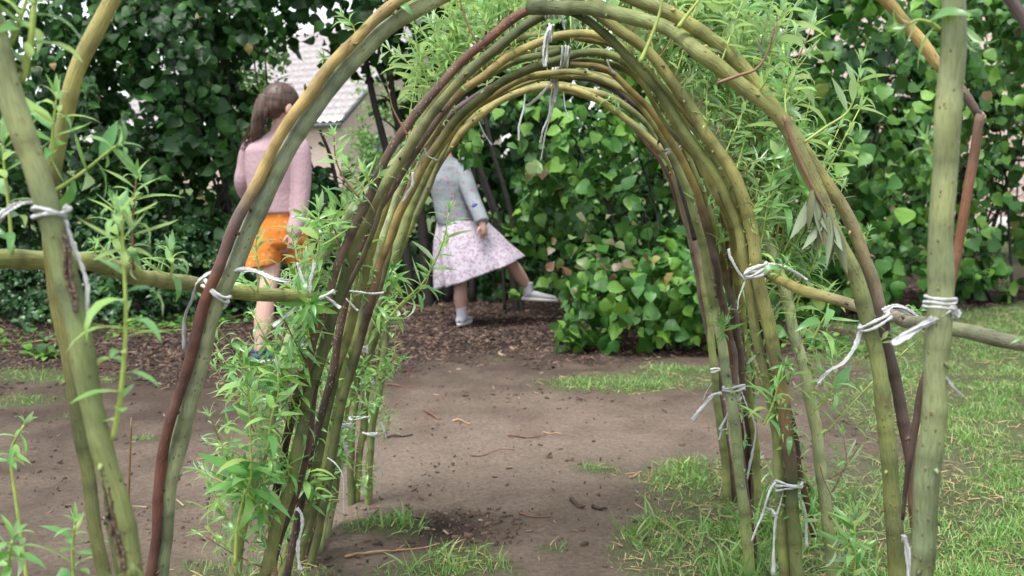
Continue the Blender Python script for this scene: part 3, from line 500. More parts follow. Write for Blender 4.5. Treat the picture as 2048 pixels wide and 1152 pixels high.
man('P1', 1.0, [(20, 90), (40, 40), (62, -30)], .05, 6, r0=.003, seed=12, spread=1.2)
man('Q', 1.9, [(640, 545), (638, 500), (636, 460), (638, 425)], .06, 14, seed=13, spread=1.2)
man('Q', 1.9, [(470, 1130), (474, 1060), (486, 1000), (502, 950), (500, 860), (497, 790), (490, 740)], .072, 34, r0=.0034, seed=14, spread=1.35, start=.35, wide=1.1, mats=[M['willow'], M['stem_g']])
man('Q', 1.85, [(535, 900), (542, 840), (556, 790), (556, 745)], .055, 14, seed=15, spread=1.2)
man('F1', 2.75, [(760, 660), (800, 610), (850, 560), (884, 490), (898, 425)], .065, 22, seed=16, spread=1.2, r0=.003)
man('F1', 2.75, [(770, 640), (815, 600), (850, 570), (860, 540)], .06, 14, seed=17, droop=.5, spread=1.2)
man('L', 1.6, [(1608, 285), (1650, 255), (1695, 224), (1712, 180), (1722, 130)], .045, 13, seed=18, start=.5, spread=1.1, mats=[M['willow'], M['stem_g']])
man('U', 1.66, [(1520, 190), (1540, 120), (1555, 60), (1563, 20)], .07, 18, seed=19, spread=1.2)
man('U', 1.66, [(1575, 260), (1582, 200), (1575, 130)], .06, 12, seed=20, spread=1.2)
man('U', 1.7, [(1440, 100), (1452, 50), (1470, 0), (1475, -30)], .05, 10, seed=21, mats=[M['willow'], M['stem_g']])
man('L', 1.55, [(1435, 166), (1480, 150), (1512, 138), (1535, 105), (1553, 45)], .02, 5, seed=22, start=.7, mats=[M['willow_wilt'], M['stem_r']], r0=.0026)
man('L', 1.56, [(1280, 125), (1300, 80), (1318, 30), (1325, -10)], .03, 3, seed=23, start=.8, mats=[M['willow'], M['stem_g']], r0=.0032)
man('L', 1.56, [(1356, 55), (1376, 28), (1398, 0), (1410, -20)], .03, 2, seed=24, start=.8, r0=.003)
man('P5', 1.16, [(1882, 60), (1860, 45), (1835, 40), (1815, 50)], .04, 5, seed=25, droop=.4, wide=1.1)
man('P5', 1.17, [(1880, 315), (1866, 310), (1855, 285)], .032, 7, seed=26)
man('P5', 1.17, [(1918, 50), (1932, 60), (1934, 80)], .035, 6, seed=261, droop=1.5)
man('B5', 2.0, [(1625, 680), (1640, 650), (1655, 620), (1655, 590)], .06, 10, seed=27, spread=1.2)
man('B5', 2.0, [(1620, 830), (1650, 800), (1668, 770), (1672, 720)], .065, 14, seed=28, spread=1.2)
man('B5', 2.0, [(1655, 1090), (1680, 1100), (1705, 1080), (1710, 1040)], .06, 12, seed=29, spread=1.2)
man('B1', 1.9, [(815, 270), (800, 245), (785, 215), (776, 175)], .02, 3, seed=30, start=.9, mats=[M['willow_wilt'], M['stem_r']], r0=.0022)
man('B1', 1.9, [(955, 85), (940, 60), (925, 20), (918, -10)], .02, 2, seed=31, start=.9, mats=[M['willow_wilt'], M['stem_r']], r0=.0022)
man('B1', 1.9, [(718, 395), (690, 360), (672, 320), (668, 275)], .04, 9, seed=32, start=.6, mats=[M['willow'], M['stem_r']])
man('B4', 1.9, [(1527, 850), (1545, 810), (1556, 770)], .055, 12, seed=33, spread=1.2)
man('B5', 1.95, [(1640, 930), (1648, 960), (1662, 990)], .02, 4, seed=35, start=.5, mats=[M['willow_wilt'], M['stem_r']], r0=.0018)
# wilted hanging bunch
wp = path(1.55, [(1568, 232), (1590, 300), (1625, 375), (1650, 420), (1665, 445)]); pr = RODS['L'][0]
b = MB(); C = spline(wp, n=6); b.tube(C, np.linspace(.0035, .0015, len(C)), 6, m=1)
n = 26; k = NR.integers(len(C) // 2, len(C), n); D = np.stack([NR.normal(.1, .3, n), NR.normal(0, .2, n), -np.ones(n)], -1)
V, Q = place_leaves(C[k], D, NR.normal(size=(n, 3)), NR.uniform(.05, .085, n), WIL[:2], .9); b.add(V, Q, m=0)
b.build('wilted_shoot', [M['willow_wilt'], M['stem_r']], pr)
# small shoots standing on their own in the soil
def own(name, label, cat, Y, pts, leaf, n, group=None, **k):
    p = path(Y, pts); e = empty(name, (p[0][0], p[0][1], 0), label, cat, group); shoot_obj('foliage', p, leaf, n, e, **k); return e
own('willow_seedling', 'slender yellow willow stem with curling narrow leaves at the lower left edge', 'plant', 1.42, [(70, 1380), (60, 1250), (50, 1130), (26, 960), (22, 900), (48, 850)], .036, 12, start=.7, droop=1.0, r0=.0035, seed=41, mats=[M['willow'], M['stem_g']])
own('willow_seedling', 'bright green willow sprout in the soil beside the left poles', 'plant', 1.25, [(150, 1340), (150, 1200), (145, 1110), (150, 1050)], .045, 12, start=.5, r0=.003, seed=42, spread=1.3)
own('willow_seedling', 'dark green willow sprout in the bottom left corner', 'plant', 1.15, [(25, 1400), (22, 1220), (18, 1120), (25, 1080)], .045, 12, start=.6, r0=.003, seed=43, spread=1.4)
own('bare_shoot', 'thin bare brown stem standing between the left pole and the nearest arch', 'bare stem', 1.9, [(250, 1370), (254, 1100), (258, 960), (263, 835)], .01, 3, start=.95, r0=.004, seed=44, mats=[M['willow_wilt'], M['stem_r']])
own('willow_seedling', 'green willow sprout among the grass at the foot of the pale rod on the right', 'plant', 2.0, [(1705, 1330), (1706, 1200), (1710, 1110), (1708, 1040)], .06, 22, start=.35, r0=.003, seed=45, spread=1.3)

# ------------------------------------------------------------------ cord ties
def ribbon(P, Y, wd, twist=2.0, seed=0, th=0.0009):
    """flat fibrous cord: px path -> closed flattened tube"""
    C = spline(path(Y, P), n=10); T, Nn, B = frames(C); s = np.linspace(0, 1, len(C)); rr = np.random.default_rng(seed)
    q_ = rr.uniform(0, 6, 4); amp = npx(wd, Y) * .22 * (.3 + s ** 2); C = C + Nn * (amp * np.sin(s * 9 + q_[0]))[:, None] + B * (amp * np.sin(s * 7 + q_[1]))[:, None] + Nn * (.0004 * np.sin(s * 70 + q_[2]))[:, None]
    a0 = rr.uniform(0, 6); tw = a0 + twist * s; ns = 8; an = np.linspace(0, 2 * PI, ns, endpoint=False); W = npx(wd, Y) / 2 * (1 + .18 * np.sin(s * 19 + a0) + .1 * np.sin(s * 67)); H = np.minimum(W * .45, th)
    u = np.cos(tw)[:, None] * Nn + np.sin(tw)[:, None] * B; v = -np.sin(tw)[:, None] * Nn + np.cos(tw)[:, None] * B
    # keep most of the flat side toward the path's own side view
    V = C[:, None, :] + (np.cos(an)[None, :, None] * u[:, None, :] * W[:, None, None] + np.sin(an)[None, :, None] * v[:, None, :] * H[:, None, None])
    L = np.concatenate([[0], np.cumsum(np.linalg.norm(np.diff(C, axis=0), axis=1))])
    uv = np.stack([np.tile(np.arange(ns) / ns, len(C)), np.repeat(L, ns)], -1)
    n0 = len(C) * ns; j = np.arange(ns); b = n0 - ns
    Vv = np.vstack([V.reshape(-1, 3), C[0], C[-1]]); uv = np.vstack([uv, (0, 0), (0, 0)])
    Ft = np.vstack([np.stack([np.full(ns, n0), (j + 1) % ns, j], -1), np.stack([np.full(ns, n0 + 1), b + j, b + (j + 1) % ns], -1)])
    return Vv, grid_faces(len(C), ns, True), Ft, uv
def tie(label, Y, wraps=(), tails=(), seed=0):
    """wraps: (cx, cy, half width px, tilt deg, half depth m, cord px, count); tails: (px path, width px)"""
    c = wraps[0][:2] if wraps else tails[0][0][0][:2]; p = at(c[0], c[1], Y); e = empty('cord_tie', p, label, 'cord tie', 'white cord ties on the willow'); wraps = [(a_, b_, c_, d_, min(f_, .006 + npx(c_, Y) * .55), g_ * .85, h_) for a_, b_, c_, d_, f_, g_, h_ in wraps]; rr = random.Random(seed)
    for (cx, cy, hw, tilt, hd, cw, cnt) in wraps:
        Vs = []; Qs = []; Us = []; off = 0
        n = 26 * cnt; a = np.linspace(0, 2 * PI * cnt, n); t = math.radians(tilt); W = npx(hw, Y)
        pitch = npx(cw * 1.05, Y); hh = (a / (2 * PI) - cnt / 2) * pitch + 0.0012 * np.sin(a * 1.3 + seed)
        cen = at(cx, cy, Y); C = np.stack([cen[0] + W * np.cos(a) * math.cos(t) - hh * math.sin(t), cen[1] + hd * np.sin(a), cen[2] + W * np.cos(a) * math.sin(t) + hh * math.cos(t)], -1)
        rad = npx(cw, Y) / 2 * .85 * (1 + .22 * np.sin(a * 5 + seed) + .15 * np.sin(a * 13)); C = C + np.stack([0 * a, 0 * a, npx(cw, Y) * .3 * np.sin(a * 2.3 + seed * 2)], -1); V, Q, Tt = tube(C, rad, 8)
        L = np.repeat(a * W, 8); uv = np.vstack([np.stack([np.tile(np.arange(8) / 8, n), L], -1), (0, 0), (0, 0)])
        mesh('loop', V, [Q, Tt], M['cord'], e, uv=uv)
    for i, (P, wd) in enumerate(tails):
        Vs, Qs, Ts, Us, o_ = [], [], [], [], 0
        for j_, f_ in enumerate((.85, .6, .45)):
            V, Q, Tt, uv = ribbon(P, Y, wd * f_, rr.uniform(-2, 2), seed * 7 + i * 31 + j_); Vs.append(V); Qs.append(Q + o_); Ts.append(Tt + o_); Us.append(uv + (j_ * 2.3, 0)); o_ += len(V)
        mesh('tail', np.vstack(Vs), [np.vstack(Qs), np.vstack(Ts)], M['cord'], e, uv=np.vstack(Us))
    return e
tie('double cord loop round the thick wounded pole at the left edge', .98, [(98, 428, 30, -6, .018, 12, 2)], [([(76, 405), (40, 408), (5, 428), (-40, 480)], 22), ([(128, 412), (136, 418), (128, 432)], 16), ([(130, 440), (150, 500), (172, 560), (176, 620), (172, 682)], 13)], 1)
tie('cord binding the nearest arch to the left rail, with a long white tail flying right', 1.61, [(432, 584, 30, -38, .05, 10, 2)], [([(448, 536), (415, 548), (392, 568), (384, 600), (370, 640), (366, 700)], 11), ([(455, 540), (500, 540), (545, 556), (586, 563)], 12)], 2)
tie('crumpled cord knot where the left rail meets the leaning pale rod', 1.85, [(640, 594, 30, 20, .05, 7, 1)], [([(618, 590), (604, 555), (594, 525)], 9), ([(618, 590), (622, 560), (628, 525)], 8), ([(612, 598), (585, 620), (548, 655)], 8), ([(650, 592), (665, 604), (682, 616)], 8)], 3)
tie('thin cord stretched level between rods above the left tangle of shoots', 2.1, [], [([(684, 580), (715, 584), (745, 587), (768, 586)], 5), ([(686, 590), (700, 606), (716, 622)], 6)], 4)
tie('cord wound twice round a green rod amid the left shoots', 2.5, [(718, 700, 17, 4, .022, 6, 2)], [], 5)
tie('loose white cord loop between the rear left rods', 2.7, [], [([(700, 752), (716, 752), (735, 768), (748, 770), (746, 757)], 7)], 6)
tie('narrow white band across two rear left rods', 2.75, [(718, 836, 20, 0, .03, 5, 1)], [], 7)
tie('small double cord band low on a rear left rod with a short tail', 2.5, [(692, 852, 10, 0, .02, 6, 2)], [([(684, 872), (690, 895), (697, 910)], 5)], 8)
tie('cord on the innermost left rods with a white tail dangling over bare soil', 2.75, [(740, 868, 14, -4, .03, 6, 1)], [([(750, 866), (756, 895), (762, 920), (765, 951)], 5), ([(762, 845), (768, 860), (772, 877)], 4)], 9)
tie('bent white cord strip hanging in the middle of the left shoots', 2.15, [], [([(655, 916), (672, 928), (685, 950), (687, 990), (687, 1030)], 7)], 10)
tie('twisted white cord strip low down in front of the left rods', 1.9, [], [([(594, 1016), (603, 1030), (604, 1055), (597, 1085), (597, 1115), (600, 1141)], 9)], 11)
tie('short cord pinched round the golden rod near the shoulder of the second girl', 2.35, [], [([(849, 296), (856, 312), (875, 321)], 5), ([(826, 344), (824, 372), (805, 404)], 7)], 12)
tie('thick cord bundle binding the top of the second arch', 1.9, [(1108, 8, 26, 80, .03, 10, 3)], [([(1118, 22), (1124, 40), (1130, 60)], 8), ([(1088, 0), (1100, 20), (1124, 22)], 9)], 13)
tie('white knot on the golden rod with one doubled tail hanging straight', 2.15, [(1100, 66, 16, 80, .02, 6, 2)], [([(1098, 54), (1092, 70), (1088, 100), (1087, 134)], 7), ([(1102, 54), (1096, 76), (1094, 105), (1093, 134)], 6)], 14)
tie('three cord loops round the olive rod at the tunnel crown', 2.36, [(1130, 114, 20, 82, .022, 6, 3)], [([(1075, 95), (1070, 110), (1068, 125)], 5)], 15)
tie('white knot at the crown of the far arches with four long dangling tails', 2.62, [(1108, 148, 14, 80, .03, 6, 2)], [([(1112, 140), (1106, 160), (1085, 185), (1053, 213)], 7), ([(1108, 145), (1110, 170), (1104, 205), (1102, 236)], 8), ([(1110, 150), (1102, 190), (1098, 230), (1086, 262), (1079, 286)], 5), ([(1114, 150), (1106, 210), (1092, 262), (1087, 290), (1081, 322)], 5), ([(1104, 140), (1112, 160), (1114, 180), (1106, 205)], 9), ([(1122, 126), (1112, 140), (1108, 152)], 8)], 16)
tie('short white cord tail hanging just right of the crown knot', 2.85, [], [([(1127, 182), (1130, 212), (1139, 239)], 5)], 17)
tie('thin cord tail hanging left of the crown knot over the hazel leaves', 2.85, [], [([(1050, 188), (1046, 222), (1038, 255), (1037, 282)], 5)], 18)
tie('lone cord tail hanging under the left shoulder of the farthest arch', 2.87, [], [([(955, 238), (966, 262), (983, 291)], 5)], 19)
tie('little cord tail curling on the right of the fourth arch top', 2.3, [], [([(1214, 119), (1220, 136), (1232, 148)], 6)], 20)
tie('grey cord band round purple brown rods at the right shoulder', 2.42, [(1348, 300, 16, 16, .03, 6, 2)], [([(1326, 242), (1345, 252), (1372, 262)], 6)], 21)
tie('cord binding the right rail to the second arch, ends sticking out both ways', 1.93, [(1514, 543, 24, 22, .05, 8, 3)], [([(1536, 528), (1562, 532), (1590, 545), (1615, 560)], 9), ([(1490, 560), (1474, 540), (1462, 515), (1456, 498)], 7), ([(1492, 556), (1480, 590), (1474, 620)], 6)], 22)
tie('cord binding the right rail to the nearest arch, grey tail drooping left', 1.6, [(1750, 644, 32, 24, .06, 10, 2)], [([(1724, 648), (1712, 690), (1690, 722), (1655, 745), (1636, 768)], 13), ([(1765, 622), (1790, 612), (1820, 622), (1845, 642)], 14), ([(1768, 628), (1800, 620), (1835, 640)], 10)], 23)
tie('cord wound round the straight right pole, fat frayed end pointing down left', 1.14, [(1880, 606, 30, -6, .02, 9, 3)], [([(1912, 630), (1904, 618), (1880, 632), (1838, 655), (1784, 690)], 20), ([(1914, 618), (1912, 632), (1902, 634)], 22), ([(1880, 740), (1900, 765), (1920, 793)], 11)], 24)
tie('white cord round the rear right rods with three splayed tails', 2.4, [(1468, 776, 22, 6, .04, 6, 2), (1466, 798, 18, 2, .04, 4, 1)], [([(1444, 786), (1424, 792), (1404, 815), (1384, 842)], 8), ([(1470, 782), (1464, 805), (1452, 835), (1438, 860)], 7), ([(1482, 780), (1494, 812), (1510, 850), (1506, 900), (1495, 960)], 6), ([(1454, 858), (1443, 862), (1438, 880)], 5)], 25)
tie('small cord band high on a rear right rod', 2.8, [(1432, 740, 10, 6, .02, 5, 2)], [([(1424, 765), (1412, 785), (1406, 800)], 2)], 26)
tie('cord round the grassy foot of the second arch with long trailing tails', 1.97, [(1577, 968, 27, -5, .04, 7, 2), (1572, 976, 22, 9, .03, 6, 1)], [([(1552, 962), (1538, 985), (1524, 1030), (1504, 1082)], 8), ([(1568, 980), (1560, 1010), (1550, 1050), (1546, 1150)], 8), ([(1594, 985), (1608, 1015), (1612, 1050), (1615, 1094)], 8), ([(1530, 1014), (1542, 1020), (1552, 1028)], 9)], 27)
tie('limp white cord strip on the lawn side at the foot of the straight right pole', 1.35, [], [([(1808, 1070), (1814, 1100), (1822, 1160), (1826, 1200)], 14)], 28)

# ------------------------------------------------------------------ ground
def fbm(x, y, seed=0, oct=5, f0=1.0):
    rr = np.random.default_rng(seed); o = np.zeros_like(x); a = 1.0; f = f0
    for _ in range(oct):
        for k in range(3):
            th = rr.uniform(0, 2 * PI); ph = rr.uniform(0, 2 * PI); o = o + a / 3 * np.sin((x * math.cos(th) + y * math.sin(th)) * f * rr.uniform(.8, 1.3) + ph + 1.7 * np.sin((x * math.sin(th) - y * math.cos(th)) * f * .7 + ph * 2))
        a *= 0.55; f *= 2.1
    return o
def zones(x, y):
    """returns grass 0..1, mulch 0..1 (world coordinates)"""
    n = fbm(x, y, 3, 4, 3.0); n2 = fbm(x, y, 8, 3, 9.0)
    # lawn on the right
    edge = 0.70 + 0.24 * (y - 2.6).clip(-.6, 9) ; lawn = (x - edge) / 0.30 + 0.7 * n + .3 * n2
    lawn = np.where(y > 6.2, lawn - (y - 6.2) * 4, lawn)
    def blob(cx, cy, rx, ry): return 1.0 - np.sqrt(((x - cx) / rx) ** 2 + ((y - cy) / ry) ** 2)
    g = lawn
    for (px, py, rx, ry, k) in ((1290, 765, .55, .28, 2.6), (1420, 745, .4, .2, 2.4), (1390, 1090, .2, .3, 1.7), (1500, 1000, .3, .5, 2.0), (1570, 1130, .4, .4, 2.6), (900, 1110, .15, .12, 1.5), (800, 1050, .12, .12, 1.2), (735, 1050, .1, .08, 1.6), (880, 1140, .22, .1, 1.6), (120, 830, .22, .12, .7), (40, 800, .3, .15, .8), (300, 870, .1, .06, .8), (500, 1150, .3, .15, 1.0), (1000, 720, .12, .07, 1.2), (1105, 1100, .05, .03, 1.2), (90, 760, .4, .2, 1.2), (1200, 940, .08, .05, 1), (350, 1010, .1, .05, .8)):
        p = gnd(px, py); g = np.maximum(g, k * blob(p[0], p[1], rx, ry) + .35 * n + .25 * n2)
    mul = (y - (4.75 + 0.35 * np.sin(x * 1.3))) / 0.5 + .5 * n + .3 * n2
    mul = np.maximum(mul, 1.6 * blob(gnd(880, 980)[0] , gnd(880, 1050)[1], .3, .25) + .4 * n - .1); mul = np.where(x > 3.0, mul - (x - 3.0) * .3, mul)
    return np.clip(g, 0, 1), np.clip(mul, 0, 1)
def hgt(x, y):
    r = np.exp(-((np.hypot(x, y) / 14) ** 4))
    return r * (0.010 * fbm(x, y, 21, 4, 1.6) + 0.008 * fbm(x, y, 22, 4, 14) - .012 * np.clip(fbm(x, y, 23, 2, 7) - .6, 0, 1))
def axis(a, b, s, far, g=1.35):
    m = list(np.arange(a, b, s)); l = []; x = a; d = s
    while x > -far: d *= g; x -= d; l.append(x)
    r = []; x = m[-1]; d = s
    while x < far: d *= g; x += d; r.append(x)
    return np.array(l[::-1] + m + r)
gx = axis(-3.2, 4.0, .016, 400); gy = axis(1.2, 8.0, .016, 400)
X, Y_ = np.meshgrid(gx, gy); Z = hgt(X, Y_) * 1.0
gr, mu = zones(X, Y_)
n1 = fbm(X, Y_, 31, 5, 2.2); n2 = fbm(X, Y_, 32, 4, 14)
sand = np.array([0.31, 0.24, 0.182]); soil = np.array([0.115, 0.083, 0.062]); mulc = np.array([0.04, 0.025, 0.02]); gs = np.array([0.12, 0.16, 0.06])
def mx(a, b, t): return a * (1 - t[..., None]) + b * t[..., None]
t = np.clip(.5 + .38 * n1 + .25 * n2, 0, 1)
def bl(px, py, rx, ry): p = gnd(px, py); return np.clip(1.3 - np.sqrt(((X - p[0]) / rx) ** 2 + ((Y_ - p[1]) / ry) ** 2), 0, 1)
t = np.clip(t * .8 + .55 * bl(1150, 900, 1.0, .8) + .4 * bl(300, 1060, .7, .5) - .35 * np.clip((Y_ - 3.6) / 1.2, 0, 1) - .3 * bl(200, 780, 1.0, .7), 0, 1)
Cg = mx(np.broadcast_to(soil, X.shape + (3,)), sand, t); Cg = mx(Cg, mulc, mu); Cg = mx(Cg, gs, gr * .75)
far = np.clip((np.hypot(X, Y_) - 9) / 8, 0, 1); Cg = mx(Cg, np.array([0.10, 0.15, 0.05]), far)
m, tt, bb = mat('soil'); vc = N(tt, 'ShaderNodeVertexColor', layer_name='Col'); tc = N(tt, 'ShaderNodeTexCoord')
na = N(tt, 'ShaderNodeTexNoise', Scale=70.0, Detail=10.0, Roughness=.85); tt.links.new(tc.outputs['Object'], na.inputs[0])
ra = ramp(tt, [(.33, (.42, .40, .39)), (.48, (.95, .95, .95)), (.66, (1.35, 1.33, 1.3))], na.outputs[0])
nb = N(tt, 'ShaderNodeTexVoronoi', Scale=60.0); tt.links.new(tc.outputs['Object'], nb.inputs[0])
rb = ramp(tt, [(.0, (1.5, 1.45, 1.4)), (.13, (1.02, 1.02, 1.02)), (1, (.9, .9, .9))], nb.outputs['Distance'])
c = mixc(tt, 1, vc.outputs[0], ra.outputs[0], 'MULTIPLY'); c = mixc(tt, 1, c, rb.outputs[0], 'MULTIPLY'); tt.links.new(c, bb.inputs['Base Color'])
bb.inputs['Roughness'].default_value = .95; bb.inputs['Specular IOR Level'].default_value = .2
bp = N(tt, 'ShaderNodeBump', Strength=1.0, Distance=.02); tt.links.new(na.outputs[0], bp.inputs['Height']); tt.links.new(bp.outputs[0], bb.inputs['Normal'])
tag(mesh('ground', np.stack([X, Y_, Z], -1).reshape(-1, 3), grid_faces(len(gy), len(gx)), m, colr=Cg.reshape(-1, 3)), kind='structure')
# grass blades
def scatter(n, x0, x1, y0, y1, seed, which=0, thr=.15, powr=1.0):
    rr = np.random.default_rng(seed); u = rr.uniform(0, 1, n); y = y0 * (y1 / y0) ** u; x = rr.uniform(-1, 1, n) * .52 * y + 0; x = np.where(rr.random(n) < .5, x, rr.uniform(x0, x1, n))
    z = zones(x, y)[which]; k = rr.random(n) < np.clip((z - thr) / (1 - thr), 0, 1) ** powr; return x[k], y[k], z[k], rr
x, y, z, rr = scatter(430000, -2.5, 4.5, 1.7, 8.2, 5, 0)
cl = fbm(x, y, 77, 3, 12); keep = rr.random(len(x)) < np.clip(.5 + .38 * cl, .08, 1); x, y, z, cl = x[keep], y[keep], z[keep], cl[keep]
n = len(x); h = rr.uniform(.009, .021, n) * (1 + .4 * cl.clip(-1, 1)) * (.6 + .5 * z)
bt = gnd(1400, 1080); bl2 = gnd(850, 1090)
tall = (np.hypot((x - bt[0]) / .5, (y - bt[1]) / .6) < 1) | (np.hypot((x - bl2[0]) / .3, (y - bl2[1]) / .25) < 1); h = np.where(tall & (rr.random(n) < .12), h * rr.uniform(1.5, 2.8, n), h)
tpl = [leaf_tpl(4, [.035, .032, .022, .001], b_, .2, 0, i) for i, b_ in enumerate((.5, 1.1, 1.7))]
D = np.stack([rr.normal(0, .5, n), rr.normal(0, .5, n), np.ones(n)], -1)
V, Q = place_leaves(np.stack([x, y, hgt(x, y) - .003], -1), D, rr.normal(size=(n, 3)), h * 1.6, tpl, 1.0)
print('grass', n)
tag(mesh('grass', V, Q, M['grass']), 'green grass of the lawn and tufts on the bare soil', 'grass', kind='stuff')
xs, ys, zs, rr = scatter(26000, 0, 4.5, 1.7, 7, 6, 0); n = len(xs); D = np.stack([rr.normal(size=n), rr.normal(size=n), rr.uniform(-.05, .35, n)], -1)
V, Q = place_leaves(np.stack([xs, ys, hgt(xs, ys) + .005], -1), D, rr.normal(size=(n, 3)) * .3 + (0, 0, 1), rr.uniform(.02, .06, n), tpl[:1], .8)
tag(mesh('dry_grass', V, Q, M['straw']), 'straw coloured dead grass lying in the lawn', 'dry grass', kind='stuff')
# bark mulch chips
rr = np.random.default_rng(9); n = 120000; y = rr.uniform(1.8, 8.6, n); x = rr.uniform(-.52, .52, n) * y * 1.05; zz = zones(x, y)[1]; g0 = zones(x, y)[0]; k = (rr.random(n) < np.where(zz > .1, zz * .85, .02 + .08 * np.clip(fbm(x, y, 55, 4, 5), 0, 1))) & (g0 < .5); x, y = x[k], y[k]; n = len(x)
a = rr.uniform(0, PI, n); L = rr.uniform(.0, 1, n) ** 2.2 * .019 + .003; L = L * np.where(y > 4.2, .95, .5); W = L * rr.uniform(.2, .5, n); H = rr.uniform(.0008, .003, n); tl = rr.normal(0, .3, n)
u = np.stack([np.cos(a), np.sin(a), np.sin(tl)], -1); v = np.stack([-np.sin(a), np.cos(a), np.sin(rr.normal(0, .3, n))], -1); P = np.stack([x, y, hgt(x, y) + .003], -1)
cor = []
for sx, sy, sz in ((-1, -1, -1), (1, -.8, -1), (.9, 1, -1), (-1, .7, -1), (-1, -1, 1), (1, -.8, 1), (.9, 1, 1), (-1, .7, 1)): cor.append(P + u * (L * sx)[:, None] + v * (W * sy)[:, None] + np.array([0, 0, 1.]) * (H * sz)[:, None])
V = np.stack(cor, 1).reshape(-1, 3); fq = np.array([[4, 5, 6, 7], [0, 1, 5, 4], [1, 2, 6, 5], [2, 3, 7, 6], [3, 0, 4, 7]]); Q = (fq[None] + (np.arange(n) * 8)[:, None, None]).reshape(-1, 4)
m, tt, bb = mat('bark_chips'); g = N(tt, 'ShaderNodeNewGeometry'); r = ramp(tt, [(0, (.03, .018, .014)), (.5, (.07, .042, .03)), (.85, (.13, .078, .052)), (.97, (.17, .11, .075)), (1, (.32, .24, .17))], g.outputs['Random Per Island']); tt.links.new(r.outputs[0], bb.inputs['Base Color']); bb.inputs['Roughness'].default_value = .9
tag(mesh('bark_mulch', V, Q, m, smooth=False), 'brown bark chips and crumbs scattered under the shrubs and over the soil', 'bark mulch', kind='stuff')
print('chips', n)
# twigs lying about
M['twig'] = plain('dead_twig', (.16, .075, .045), .8, .4, 40); M['twig_pale'] = plain('pale_twig', (.36, .22, .12), .8, .4, 40); M['twig_dark'] = plain('dark_twig', (.05, .032, .024), .85, .4, 40)
for i, (pts, wd, mk, lab) in enumerate([
    ([(1038, 1034), (1052, 1041), (1080, 1042), (1103, 1041)], 5, 'twig', 'reddish twig lying on the soil in the middle foreground'),
    ([(1016, 877), (1050, 878), (1092, 877)], 5, 'twig', 'straight brown twig on the pale soil behind the farthest arch'),
    ([(1086, 868), (1105, 870), (1124, 876)], 4, 'twig_pale', 'short curved twig just right of the straight brown one'),
    ([(940, 911), (980, 908), (1030, 904)], 3, 'twig', 'hair thin twig lying across the pale soil'),
    ([(850, 824), (862, 832), (880, 838)], 7, 'twig', 'stubby brown stick near the bark chips'),
    ([(905, 842), (922, 844), (940, 848)], 5, 'twig_pale', 'small yellowish stick on the brown soil'),
    ([(690, 1118), (760, 1100), (820, 1091), (880, 1087)], 6, 'twig_pale', 'long pale stick in the grass at the foot of the left rods'),
    ([(1142, 1001), (1155, 1010), (1170, 1013)], 9, 'twig_dark', 'dark chunk of bark on the soil, left of a second one'),
    ([(1184, 1012), (1200, 1015), (1214, 1018)], 9, 'twig_dark', 'dark chunk of bark right beside the first one'),
    ([(1260, 955), (1272, 950), (1286, 944)], 6, 'twig_pale', 'pale chip of wood by the grass edge'),
    ([(1272, 1086), (1295, 1083), (1316, 1082)], 8, 'twig_dark', 'dark stick half in the grass in the right foreground'),
    ([(765, 770), (790, 772), (828, 778)], 4, 'twig', 'thin twig on the dark soil behind the left rods'),
    ([(770, 870), (800, 872), (826, 869)], 6, 'twig_dark', 'dark twig beside the innermost left rods')]):
    P = np.array([gnd(*p) + (0, 0, .006) for p in pts]); C = spline(P, n=6); Yd = P[0][1]; t_ = np.linspace(0, 1, len(C)); C[:, 2] = hgt(C[:, 0], C[:, 1]) + .005 + .003 * np.sin(t_ * 7 + i)
    b = MB(); b.tube(C, npx(wd, Yd) / 2 * (1 - .5 * t_) * (1 + .15 * np.sin(t_ * 25)), 7)
    if len(pts) > 3:
        k = len(C) // 2; b.tube(np.array([C[k], C[k] + (.012, .008, .006), C[k] + (.022, .02, .009)]), [npx(wd, Yd) * .25, npx(wd, Yd) * .2, .0004], 5)
    tag(b.build('fallen_twig', M[mk]), lab, 'twig', 'twigs lying on the soil')
tag(shoot_obj('curled_stem', np.array([gnd(1270, 1022) + (0, 0, .02), gnd(1310, 1055) + (0, 0, .03), gnd(1350, 1085) + (0, 0, .03), gnd(1400, 1120) + (0, 0, .02)]), .006, 8, None, mats=[M['straw'], M['straw']], r0=.0014), 'pale dry grass stalk lying over the grass in the right foreground', 'stalk')

